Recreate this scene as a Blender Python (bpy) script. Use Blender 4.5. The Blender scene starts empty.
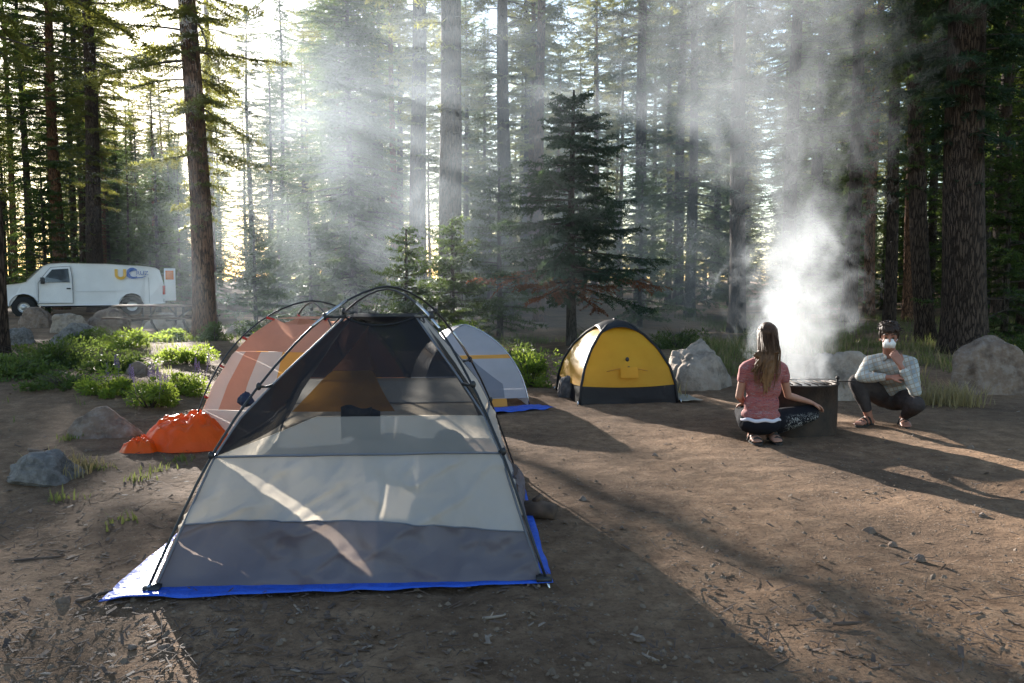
import bpy, bmesh, math, random
import numpy as np
from mathutils import Vector, Matrix, Quaternion
R = math.radians
rng = np.random.default_rng(7)
random.seed(7)
SC = bpy.context.scene
COL = SC.collection

# ------------------------------------------------------------------ camera
F = 796.0; CH = 1.4; PITCH = math.atan(61.5 / F)
cam_d = bpy.data.cameras.new('camera'); cam = bpy.data.objects.new('camera', cam_d); COL.objects.link(cam)
cam.location = (0, 0, CH); cam.rotation_euler = (math.pi/2 - PITCH, 0, 0)
cam_d.sensor_width = 36; cam_d.lens = 36*F/1024; cam_d.clip_start = 0.05; cam_d.clip_end = 2000
SC.camera = cam
FW = np.array([0, math.cos(PITCH), -math.sin(PITCH)]); UP = np.array([0, math.sin(PITCH), math.cos(PITCH)])

def at(px, py, Y=None, z=None):
    """pixel -> world point on the plane y=Y or on the plane z=z"""
    r = FW + (px-512)/F*np.array([1., 0, 0]) + (341.5-py)/F*UP
    k = Y/r[1] if Y is not None else (z-CH)/r[2]
    return Vector((r[0]*k, r[1]*k, CH+r[2]*k))

# ------------------------------------------------------------------ noise
_pt = np.random.default_rng(3).random((64, 64, 64))
def vnoise(x, y, z=0.0):
    x, y, z = np.broadcast_arrays(np.asarray(x, float), np.asarray(y, float), np.asarray(z, float))
    xi = np.floor(x).astype(int); yi = np.floor(y).astype(int); zi = np.floor(z).astype(int)
    fx = x-xi; fy = y-yi; fz = z-zi
    fx = fx*fx*(3-2*fx); fy = fy*fy*(3-2*fy); fz = fz*fz*(3-2*fz)
    def g(a, b, c): return _pt[(xi+a) & 63, (yi+b) & 63, (zi+c) & 63]
    a = g(0,0,0)*(1-fx)+g(1,0,0)*fx; b = g(0,1,0)*(1-fx)+g(1,1,0)*fx
    c = g(0,0,1)*(1-fx)+g(1,0,1)*fx; d = g(0,1,1)*(1-fx)+g(1,1,1)*fx
    return ((a*(1-fy)+b*fy)*(1-fz)+(c*(1-fy)+d*fy)*fz)*2-1
def fbm(x, y, z=0.0, o=4):
    s = 0; a = 1.0; t = 0
    for i in range(o):
        s = s + a*vnoise(np.asarray(x)*2**i+17*i, np.asarray(y)*2**i+5*i, np.asarray(z)*2**i+9*i); t += a; a *= .5
    return s/t

def sst(e0, e1, x):
    t = np.clip((np.asarray(x, float)-e0)/(e1-e0), 0, 1); return t*t*(3-2*t)
def H(x, y):
    """terrain height"""
    x = np.asarray(x, float); y = np.asarray(y, float)
    camp = (1-sst(10.5, 14, y))*(1-sst(4.8, 7, np.abs(x-1.5)))
    h = (1-camp)*(.10*fbm(x*.35+3, y*.35, o=3)+.10*vnoise(x*.08, y*.08))
    h = h + .012*fbm(x*.9, y*.9, 4, o=2)
    h = h + .16*sst(-2.9, -5.2, x)*sst(6.5, 10, y)*(1-sst(15, 21, y))      # low bank on the left
    h = h + .6*sst(45, 110, y)
    return h
def Hf(x, y): return float(H(x, y))

# ------------------------------------------------------------------ object helpers
def tag(o, label=None, cat=None, group=None, kind=None):
    if label: o['label'] = label
    if cat: o['category'] = cat
    if group: o['group'] = group
    if kind: o['kind'] = kind
    return o
def empty(name, loc=(0,0,0), rz=0):
    o = bpy.data.objects.new(name, None); COL.objects.link(o); o.location = loc; o.rotation_euler = (0,0,rz)
    o.empty_display_size = .2
    return o
def link(name, me, parent=None, mats=(), smooth=True):
    o = bpy.data.objects.new(name, me); COL.objects.link(o)
    for m in (mats if isinstance(mats, (list, tuple)) else [mats]): me.materials.append(m)
    if smooth and len(me.polygons):
        me.polygons.foreach_set('use_smooth', np.ones(len(me.polygons), bool))
    if parent is not None: o.parent = parent
    return o
def np_mesh(name, V, Fc, mi=None):
    """V (n,3); Fc (m,k) constant k"""
    me = bpy.data.meshes.new(name); V = np.asarray(V, np.float32); Fc = np.asarray(Fc, np.int32)
    m, k = Fc.shape
    me.vertices.add(len(V)); me.vertices.foreach_set('co', V.ravel())
    me.loops.add(m*k); me.loops.foreach_set('vertex_index', Fc.ravel())
    me.polygons.add(m); me.polygons.foreach_set('loop_start', np.arange(m, dtype=np.int32)*k)
    me.polygons.foreach_set('loop_total', np.full(m, k, np.int32))
    if mi is not None: me.polygons.foreach_set('material_index', np.asarray(mi, np.int32))
    me.update(calc_edges=True); me.validate()
    return me

class MB:
    """collects shapes into one mesh; faces carry a material index"""
    def __init__(s): s.v = []; s.f = []; s.m = []
    def add(s, V, Fc, mi=0):
        o = len(s.v); s.v += [tuple(map(float, p)) for p in V]; s.f += [tuple(int(i)+o for i in f) for f in Fc]; s.m += [mi]*len(Fc)
        return s
    def grid(s, P, mi=0, closed_u=False):
        P = np.asarray(P, float); nv, nu = P.shape[:2]; Fc = []
        for j in range(nv-1):
            for i in range(nu if closed_u else nu-1):
                i2 = (i+1) % nu
                Fc.append((j*nu+i, j*nu+i2, (j+1)*nu+i2, (j+1)*nu+i))
        return s.add(P.reshape(-1, 3), Fc, mi)
    def tube(s, pts, rad, n=8, mi=0, caps=True):
        pts = [Vector(p) for p in pts]; rad = rad if hasattr(rad, '__len__') else [rad]*len(pts)
        t0 = (pts[1]-pts[0]).normalized(); a = Vector((0,0,1)) if abs(t0.z) < .9 else Vector((1,0,0))
        u = t0.cross(a).normalized(); rings = []
        for i, p in enumerate(pts):
            t = (pts[min(i+1, len(pts)-1)]-pts[max(i-1, 0)])
            t = t.normalized() if t.length > 1e-9 else t0
            u = (u-t*u.dot(t)).normalized(); w = t.cross(u)
            rings.append([p+(u*math.cos(k*2*math.pi/n)+w*math.sin(k*2*math.pi/n))*rad[i] for k in range(n)])
        s.grid(rings, mi, True)
        if caps:
            o = len(s.v)-n*len(pts)
            s.f.append(tuple(o+k for k in reversed(range(n)))); s.m.append(mi)
            o = len(s.v)-n
            s.f.append(tuple(o+k for k in range(n))); s.m.append(mi)
        return s
    def box(s, c, d, rz=0, mi=0, M=None):
        c = Vector(c); q = Matrix.Rotation(rz, 3, 'Z') if M is None else M; V = []
        for x in (-1,1):
            for y in (-1,1):
                for z in (-1,1): V.append(c+q@Vector((x*d[0]/2, y*d[1]/2, z*d[2]/2)))
        return s.add(V, [(0,1,3,2),(4,6,7,5),(0,4,5,1),(2,3,7,6),(0,2,6,4),(1,5,7,3)], mi)
    def prism(s, poly, h0, h1, ax='y', mi=0):
        """poly in (x,z), extruded along y from h0 to h1"""
        n = len(poly)
        def p(a, b, h): return (a, h, b) if ax == 'y' else ((h, a, b) if ax == 'x' else (a, b, h))
        V = [p(a, b, h0) for a, b in poly]+[p(a, b, h1) for a, b in poly]
        return s.add(V, [tuple(range(n)), tuple(reversed(range(n, 2*n)))]+[(i, i+n, (i+1) % n+n, (i+1) % n) for i in range(n)], mi)
    def ball(s, c, r, n=12, m=8, mi=0, M=None):
        r = r if hasattr(r, '__len__') else (r, r, r); P = []
        for j in range(m+1):
            th = math.pi*j/m; row = []
            for i in range(n):
                ph = 2*math.pi*i/n
                q = Vector((r[0]*math.sin(th)*math.cos(ph), r[1]*math.sin(th)*math.sin(ph), r[2]*math.cos(th)))
                if M is not None: q = M@q
                row.append(Vector(c)+q)
            P.append(row)
        return s.grid(P, mi, True)
    def build(s, name, mats, parent=None, smooth=True, bevel=0, weld=False, sub=0, solid=0):
        me = bpy.data.meshes.new(name); me.from_pydata(s.v, [], s.f)
        mats = mats if isinstance(mats, (list, tuple)) else [mats]
        me.polygons.foreach_set('material_index', np.array(s.m, np.int32))
        bm = bmesh.new(); bm.from_mesh(me)
        if weld: bmesh.ops.remove_doubles(bm, verts=bm.verts, dist=weld if weld is not True else 1e-4)
        bmesh.ops.recalc_face_normals(bm, faces=bm.faces)
        bm.to_mesh(me); bm.free()
        o = link(name, me, parent, mats, smooth)
        if solid:
            md = o.modifiers.new('solid', 'SOLIDIFY'); md.thickness = solid
        if bevel:
            md = o.modifiers.new('bevel', 'BEVEL'); md.width = bevel; md.segments = 2; md.limit_method = 'ANGLE'; md.angle_limit = R(35)
        if sub:
            md = o.modifiers.new('sub', 'SUBSURF'); md.levels = md.render_levels = sub
        return o

def bake(o):
    """apply modifiers without operators"""
    dg = bpy.context.evaluated_depsgraph_get(); dg.update()
    me = bpy.data.meshes.new_from_object(o.evaluated_get(dg)); o.modifiers.clear(); o.data = me
    return o
def remeshed(name, mb, mats, parent=None, vox=.01, smooth=3, disp=None):
    o = mb.build(name, mats, None)
    md = o.modifiers.new('r', 'REMESH'); md.mode = 'VOXEL'; md.voxel_size = vox; md.use_smooth_shade = True
    if smooth:
        m2 = o.modifiers.new('s', 'SMOOTH'); m2.iterations = smooth; m2.factor = .5
    bake(o)
    if disp is not None:
        n = len(o.data.vertices); co = np.empty(n*3, np.float32); o.data.vertices.foreach_get('co', co)
        nr = np.empty(n*3, np.float32); o.data.vertices.foreach_get('normal', nr)
        co = co.reshape(-1,3); nr = nr.reshape(-1,3)
        o.data.vertices.foreach_set('co', disp(co, nr).astype(np.float32).ravel()); o.data.update()
    o.data.polygons.foreach_set('use_smooth', np.ones(len(o.data.polygons), bool))
    if not o.data.materials:
        for m in (mats if isinstance(mats, (list, tuple)) else [mats]): o.data.materials.append(m)
    if parent is not None: o.parent = parent
    return o
def capsule(mb, a, b, ra, rb, n=14, flat=None):
    """tapered capsule"""
    a = Vector(a); b = Vector(b); d = b-a; L = d.length
    if L < 1e-5: return mb.ball(a, ra)
    d /= L; pts = []; rad = []
    for k in range(5):
        t = k/5*math.pi/2; pts.append(a-d*ra*math.cos(t)); rad.append(max(ra*math.sin(t), 1e-4))
    pts.append(a); rad.append(ra); pts.append(a+d*L*.5); rad.append((ra+rb)/2); pts.append(b); rad.append(rb)
    for k in range(4, -1, -1):
        t = k/5*math.pi/2; pts.append(b+d*rb*math.cos(t)); rad.append(max(rb*math.sin(t), 1e-4))
    return mb.tube(pts, rad, n)
def chain(mb, pts, rad):
    for i in range(len(pts)-1): capsule(mb, pts[i], pts[i+1], rad[i], rad[i+1])

def copy_tree(o, parent=None):
    c = o.copy(); COL.objects.link(c)
    if parent is not None: c.parent = parent
    for ch in list(o.children): copy_tree(ch, c)
    return c

# ------------------------------------------------------------------ materials
def newmat(name):
    m = bpy.data.materials.new(name); m.use_nodes = True; nt = m.node_tree; nt.nodes.clear()
    out = nt.nodes.new('ShaderNodeOutputMaterial')
    return m, nt, out
def N(nt, t, **kw):
    n = nt.nodes.new(t)
    for k, v in kw.items():
        if k in n.inputs: n.inputs[k].default_value = v
        else: setattr(n, k, v)
    return n
def L(nt, a, b): nt.links.new(a, b)
def col(c): return (c[0], c[1], c[2], 1)
def ramp(nt, src, stops):
    r = nt.nodes.new('ShaderNodeValToRGB'); e = r.color_ramp.elements
    while len(e) < len(stops): e.new(.5)
    for i, (p, c) in enumerate(stops): e[i].position = p; e[i].color = col(c)
    L(nt, src, r.inputs[0]); return r.outputs[0]
def coords(nt, scale=(1,1,1), gen='Object', rand=False):
    tc = nt.nodes.new('ShaderNodeTexCoord'); mp = nt.nodes.new('ShaderNodeMapping'); mp.inputs['Scale'].default_value = scale
    L(nt, tc.outputs[gen], mp.inputs['Vector'])
    if rand:
        oi = nt.nodes.new('ShaderNodeObjectInfo'); ml = N(nt, 'ShaderNodeMath', operation='MULTIPLY'); L(nt, oi.outputs['Random'], ml.inputs[0]); ml.inputs[1].default_value = 37.
        cx = nt.nodes.new('ShaderNodeCombineXYZ'); L(nt, ml.outputs[0], cx.inputs[0]); L(nt, ml.outputs[0], cx.inputs[1]); L(nt, cx.outputs[0], mp.inputs['Location'])
    return mp.outputs[0]
def noise(nt, vec, scale, detail=5, rough=.55, out='Fac', dist=0):
    n = N(nt, 'ShaderNodeTexNoise'); n.inputs['Scale'].default_value = scale; n.inputs['Detail'].default_value = detail
    n.inputs['Roughness'].default_value = rough; n.inputs['Distortion'].default_value = dist; L(nt, vec, n.inputs['Vector']); return n.outputs[out]
def mixc(nt, fac, a, b, mode='MIX'):
    m = N(nt, 'ShaderNodeMix', data_type='RGBA', blend_type=mode)
    for s, v in ((m.inputs[0], fac), (m.inputs[6], a), (m.inputs[7], b)):
        if isinstance(v, (int, float)): s.default_value = v
        elif isinstance(v, (tuple, list)): s.default_value = col(v)
        else: L(nt, v, s)
    return m.outputs[2]
def bump(nt, h, strength, dist, prev=None):
    b = N(nt, 'ShaderNodeBump'); b.inputs['Strength'].default_value = strength; b.inputs['Distance'].default_value = dist
    L(nt, h, b.inputs['Height'])
    if prev is not None: L(nt, prev, b.inputs['Normal'])
    return b.outputs[0]
def simple(name, c, c2=None, scale=6, rough=.7, bmp=.2, bd=.01, metal=0, spec=.5, bscale=None, rand=False):
    m, nt, out = newmat(name); v = coords(nt, rand=rand); f = noise(nt, v, scale)
    c2 = c2 or tuple(x*.75 for x in c)
    p = N(nt, 'ShaderNodeBsdfPrincipled', Roughness=rough, Metallic=metal); p.inputs['Specular IOR Level'].default_value = spec
    L(nt, ramp(nt, f, [(.3, c2), (.7, c)]), p.inputs['Base Color'])
    if bmp: L(nt, bump(nt, noise(nt, v, bscale or scale*4), bmp, bd), p.inputs['Normal'])
    L(nt, p.outputs[0], out.inputs[0]); return m
def fabric(name, c, trans=.35, rough=.6, alpha=0, c2=None, wr=.35, wscale=5, spec=.3, sheen=0, tc=None):
    """cloth that lets light through; alpha = openness of a net"""
    m, nt, out = newmat(name); v = coords(nt); f = noise(nt, v, 3.5, 3)
    cc = ramp(nt, f, [(.3, c2 or tuple(x*.88 for x in c)), (.7, c)])
    p = N(nt, 'ShaderNodeBsdfPrincipled', Roughness=rough); p.inputs['Specular IOR Level'].default_value = spec
    L(nt, cc, p.inputs['Base Color'])
    nw = noise(nt, v, wscale, 4, .5, dist=.6); b = bump(nt, nw, wr, .03)
    L(nt, b, p.inputs['Normal'])
    t = N(nt, 'ShaderNodeBsdfTranslucent')
    if tc: t.inputs['Color'].default_value = col(tc)
    else: L(nt, cc, t.inputs['Color'])
    L(nt, b, t.inputs['Normal'])
    mx = N(nt, 'ShaderNodeMixShader'); mx.inputs[0].default_value = trans; L(nt, p.outputs[0], mx.inputs[1]); L(nt, t.outputs[0], mx.inputs[2])
    o = mx.outputs[0]
    if alpha:
        tr = N(nt, 'ShaderNodeBsdfTransparent'); m2 = N(nt, 'ShaderNodeMixShader'); m2.inputs[0].default_value = alpha
        L(nt, o, m2.inputs[1]); L(nt, tr.outputs[0], m2.inputs[2]); o = m2.outputs[0]
    L(nt, o, out.inputs[0]); return m
def leafmat(name, c, c2, tcol, trans=.45, rough=.5, rand=True, nscale=.9):
    m, nt, out = newmat(name); v = coords(nt, rand=rand); f = noise(nt, v, nscale, 4, .7)
    oi = nt.nodes.new('ShaderNodeObjectInfo'); hs = N(nt, 'ShaderNodeHueSaturation')
    mr = N(nt, 'ShaderNodeMapRange'); mr.inputs['To Min'].default_value = .75; mr.inputs['To Max'].default_value = 1.25; L(nt, oi.outputs['Random'], mr.inputs['Value'])
    L(nt, ramp(nt, f, [(.3, c2), (.7, c)]), hs.inputs['Color']); L(nt, mr.outputs[0], hs.inputs['Value'])
    p = N(nt, 'ShaderNodeBsdfPrincipled', Roughness=rough); p.inputs['Specular IOR Level'].default_value = .35
    L(nt, hs.outputs[0], p.inputs['Base Color'])
    t = N(nt, 'ShaderNodeBsdfTranslucent'); t.inputs['Color'].default_value = col(tcol)
    mx = N(nt, 'ShaderNodeMixShader'); mx.inputs[0].default_value = trans; L(nt, p.outputs[0], mx.inputs[1]); L(nt, t.outputs[0], mx.inputs[2])
    L(nt, mx.outputs[0], out.inputs[0]); return m

def bark_mat(name, c, c2, dark, sc=1.0):
    m, nt, out = newmat(name); v = coords(nt, (11*sc, 11*sc, 1.7*sc), rand=True)
    vo = N(nt, 'ShaderNodeTexVoronoi', feature='DISTANCE_TO_EDGE'); vo.inputs['Scale'].default_value = 2.2
    nz = noise(nt, v, 1.2, 6, .65, 'Color'); vv = mixc(nt, .45, v, nz, 'LINEAR_LIGHT'); L(nt, vv, vo.inputs['Vector'])
    n2 = noise(nt, v, 4, 8, .7)
    base = ramp(nt, n2, [(.3, c2), (.68, c)])
    edge = ramp(nt, vo.outputs['Distance'], [(0.0, (0,0,0)), (.16, (1,1,1))])
    cc = mixc(nt, edge, dark, base)
    p = N(nt, 'ShaderNodeBsdfPrincipled', Roughness=.9); p.inputs['Specular IOR Level'].default_value = .2; L(nt, cc, p.inputs['Base Color'])
    b = bump(nt, edge, .8, .05); L(nt, bump(nt, n2, .6, .03, b), p.inputs['Normal']); L(nt, p.outputs[0], out.inputs[0]); return m

def rock_mat(name, c, c2, lich=(.3,.3,.27), sc=1.0):
    m, nt, out = newmat(name); v = coords(nt, (sc,sc,sc), rand=True)
    n1 = noise(nt, v, 2.2, 8, .65); n2 = noise(nt, v, 14, 8, .7); n3 = noise(nt, v, 5, 6, .6)
    cc = ramp(nt, n1, [(.3, c2), (.65, c)]); cc = mixc(nt, ramp(nt, n2, [(.45, (0,0,0)), (.6, (.55,.55,.55))]), cc, lich)
    cc = mixc(nt, ramp(nt, n3, [(.35, (.7,.7,.7)), (.5, (0,0,0))]), cc, tuple(x*.45 for x in c2))
    p = N(nt, 'ShaderNodeBsdfPrincipled', Roughness=.88); p.inputs['Specular IOR Level'].default_value = .25; L(nt, cc, p.inputs['Base Color'])
    b = bump(nt, n1, .7, .12); L(nt, bump(nt, n2, .6, .02, b), p.inputs['Normal']); L(nt, p.outputs[0], out.inputs[0]); return m

M = {}
M['bark'] = bark_mat('bark', (.10,.070,.052), (.055,.038,.029), (.022,.015,.012))
M['bark_red'] = bark_mat('bark_red', (.24,.125,.07), (.14,.07,.042), (.035,.02,.014))
M['bark_grey'] = bark_mat('bark_grey', (.12,.10,.085), (.07,.058,.048), (.022,.018,.015), 1.5)
M['limb'] = simple('limb_bark', (.09,.07,.055), (.045,.034,.027), 20, .9, .4, .01)
M['needle'] = leafmat('needle_green', (.050,.085,.030), (.028,.052,.020), (.13,.19,.035), .42)
M['needle_blue'] = leafmat('needle_dark', (.040,.075,.045), (.022,.045,.028), (.085,.14,.045), .35)
M['needle_olive'] = leafmat('needle_olive', (.085,.105,.030), (.05,.065,.020), (.30,.30,.06), .52)
M['needle_dead'] = leafmat('needle_dead', (.20,.085,.04), (.12,.05,.025), (.30,.10,.04), .35)
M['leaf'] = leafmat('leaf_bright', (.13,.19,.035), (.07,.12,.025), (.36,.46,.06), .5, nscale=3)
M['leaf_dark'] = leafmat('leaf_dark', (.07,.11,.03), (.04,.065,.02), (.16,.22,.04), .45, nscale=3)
M['grassm'] = leafmat('grass_blade', (.11,.13,.045), (.07,.09,.03), (.26,.29,.08), .5, nscale=2)
M['grass_dry'] = leafmat('grass_dry', (.30,.25,.13), (.2,.16,.08), (.4,.32,.14), .4, nscale=2)
M['lupine'] = leafmat('lupine_flower', (.36,.26,.42), (.28,.18,.36), (.4,.28,.45), .3)
M['rock'] = rock_mat('granite', (.37,.30,.24), (.23,.185,.145), (.40,.34,.28))
M['rock_brown'] = rock_mat('brown_rock', (.24,.17,.125), (.15,.105,.08), (.30,.25,.21))
M['rock_grey'] = rock_mat('grey_rock', (.20,.185,.17), (.11,.10,.092), (.28,.265,.25), 1.6)

def ground_mat():
    m, nt, out = newmat('forest_soil'); v = coords(nt)
    n1 = noise(nt, v, .55, 5, .6); n2 = noise(nt, v, 7, 8, .7); n3 = noise(nt, v, 45, 6, .7); n4 = noise(nt, v, 2.3, 6, .6)
    a = ramp(nt, n2, [(.28, (.125,.073,.042)), (.5, (.245,.152,.09)), (.72, (.37,.245,.15))])
    b = ramp(nt, n2, [(.28, (.078,.048,.030)), (.72, (.19,.122,.076))])
    c = mixc(nt, ramp(nt, n1, [(.38, (0,0,0)), (.62, (1,1,1))]), a, b)
    c = mixc(nt, ramp(nt, n3, [(.5, (0,0,0)), (.68, (.6,.6,.6))]), c, (.055,.036,.025))
    vo = N(nt, 'ShaderNodeTexVoronoi'); vo.inputs['Scale'].default_value = 38; L(nt, v, vo.inputs['Vector'])
    dots = ramp(nt, vo.outputs['Distance'], [(.12, (1,1,1)), (.3, (0,0,0))])
    sel = ramp(nt, vo.outputs['Color'], [(.62, (0,0,0)), (.66, (1,1,1))]); dm = mixc(nt, 1.0, dots, sel, 'MULTIPLY')
    c = mixc(nt, dm, c, mixc(nt, vo.outputs['Color'], (.10,.075,.055), (.30,.25,.20)))
    p = N(nt, 'ShaderNodeBsdfPrincipled', Roughness=.95); p.inputs['Specular IOR Level'].default_value = .15; L(nt, c, p.inputs['Base Color'])
    bb = bump(nt, n4, .5, .06); bb = bump(nt, n2, .8, .035, bb); bb = bump(nt, n3, .7, .012, bb); bb = bump(nt, dm, .7, .012, bb)
    L(nt, bb, p.inputs['Normal']); L(nt, p.outputs[0], out.inputs[0]); return m
M['ground'] = ground_mat()

# ------------------------------------------------------------------ light
SUN_AZ, SUN_EL = R(-26.0), R(15.0)
sdir = Vector((math.sin(SUN_AZ)*math.cos(SUN_EL), math.cos(SUN_AZ)*math.cos(SUN_EL), math.sin(SUN_EL)))
sun = bpy.data.lights.new('sun', 'SUN'); so = bpy.data.objects.new('sun', sun); COL.objects.link(so)
sun.energy = 5.0; sun.angle = R(.5); sun.color = (1, .94, .86); so.rotation_euler = sdir.to_track_quat('Z', 'Y').to_euler()
w = bpy.data.worlds.new('World'); SC.world = w; w.use_nodes = True; nt = w.node_tree
bg = nt.nodes['Background']; sky = nt.nodes.new('ShaderNodeTexSky'); sky.sky_type = 'NISHITA'; sky.sun_disc = False
sky.sun_elevation = SUN_EL; sky.sun_rotation = SUN_AZ; sky.dust_density = .4; sky.air_density = 1.0
L(nt, sky.outputs[0], bg.inputs[0]); bg.inputs[1].default_value = .06
SC.view_settings.view_transform = 'Standard'; SC.view_settings.look = 'None'; SC.view_settings.gamma = 1
SC.view_settings.exposure = 2.4
SC.render.engine = 'CYCLES'
cy = SC.cycles
cy.use_denoising = True; cy.max_bounces = 7; cy.diffuse_bounces = 3; cy.glossy_bounces = 2; cy.transmission_bounces = 4
cy.transparent_max_bounces = 12; cy.volume_bounces = 1; cy.sample_clamp_indirect = 6; cy.sample_clamp_direct = 0
cy.caustics_reflective = False; cy.caustics_refractive = False
try: cy.denoiser = 'OPENIMAGEDENOISE'
except Exception: pass

# ------------------------------------------------------------------ ground
def axis(lo, hi, step, far_lo, far_hi, g=1.09):
    a = list(np.arange(lo, hi, step)); x = hi; s = step
    while x < far_hi: a.append(x); s *= g; x += s
    x = lo; s = step; b = []
    while x > far_lo: s *= g; x -= s; b.append(x)
    return np.array(b[::-1]+a)
xs = axis(-8, 8, .07, -400, 400, 1.1); ys = axis(1.0, 14, .07, -60, 600, 1.06)
X, Y = np.meshgrid(xs, ys)
near = np.exp(-((X/7)**2))*sst(16, 9, Y)*sst(-2, 1, Y)
Z = H(X, Y)+near*(-.020*np.clip(fbm(X*1.9+4, Y*1.9, 11, 2)*2-.25, 0, 1)+.016*fbm(X*2.3, Y*2.3, 6, 3)+.012*fbm(X*4, Y*4, 2, 3)+.008*np.maximum(0, fbm(X*14, Y*14, 7, 2)))
nx_, ny_ = len(xs), len(ys)
idx = np.arange(nx_*ny_).reshape(ny_, nx_)
Fq = np.stack([idx[:-1,:-1], idx[:-1,1:], idx[1:,1:], idx[1:,:-1]], -1).reshape(-1, 4)
g = link('ground', np_mesh('ground', np.stack([X, Y, Z], -1).reshape(-1, 3), Fq), None, M['ground'])
tag(g, 'brown dirt campground floor strewn with bark and gravel', kind='structure')
# ------------------------------------------------------------------ conifers
def trunk_mesh(h, r0, r1=.03, lean=(0,0), seed=0, n=18, flare=.35):
    rg = np.random.default_rng(seed); m = max(14, int(h*2.2)); t = np.linspace(0, 1, m)**1.25
    z = t*h; ph = rg.random(4)*6
    cx = lean[0]*z + .06*np.sin(z*.35+ph[0])*np.minimum(z/3, 1); cyy = lean[1]*z + .06*np.sin(z*.3+ph[1])*np.minimum(z/3, 1)
    r = (r0*(1-t)**.8+r1*t)+r0*flare*np.exp(-z/.35)
    a = np.linspace(0, 2*math.pi, n, endpoint=False)
    A, Zz = np.meshgrid(a, z); RR = r[:, None]*(1+.07*np.sin(A*3+ph[2]+Zz*.2)*np.exp(-Zz/2)+.05*fbm(np.cos(A)*2+seed, np.sin(A)*2, Zz*.8, 3))
    V = np.stack([cx[:, None]+RR*np.cos(A), cyy[:, None]+RR*np.sin(A), Zz-.12*(Zz == 0)], -1)
    idx = np.arange(m*n).reshape(m, n); i2 = np.roll(idx, -1, 1)
    Fq = np.stack([idx[:-1], i2[:-1], i2[1:], idx[1:]], -1).reshape(-1, 4)
    fn = lambda zz: (np.interp(zz, z, cx), np.interp(zz, z, cyy), np.interp(zz, z, r))
    return V.reshape(-1, 3), Fq, fn

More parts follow.
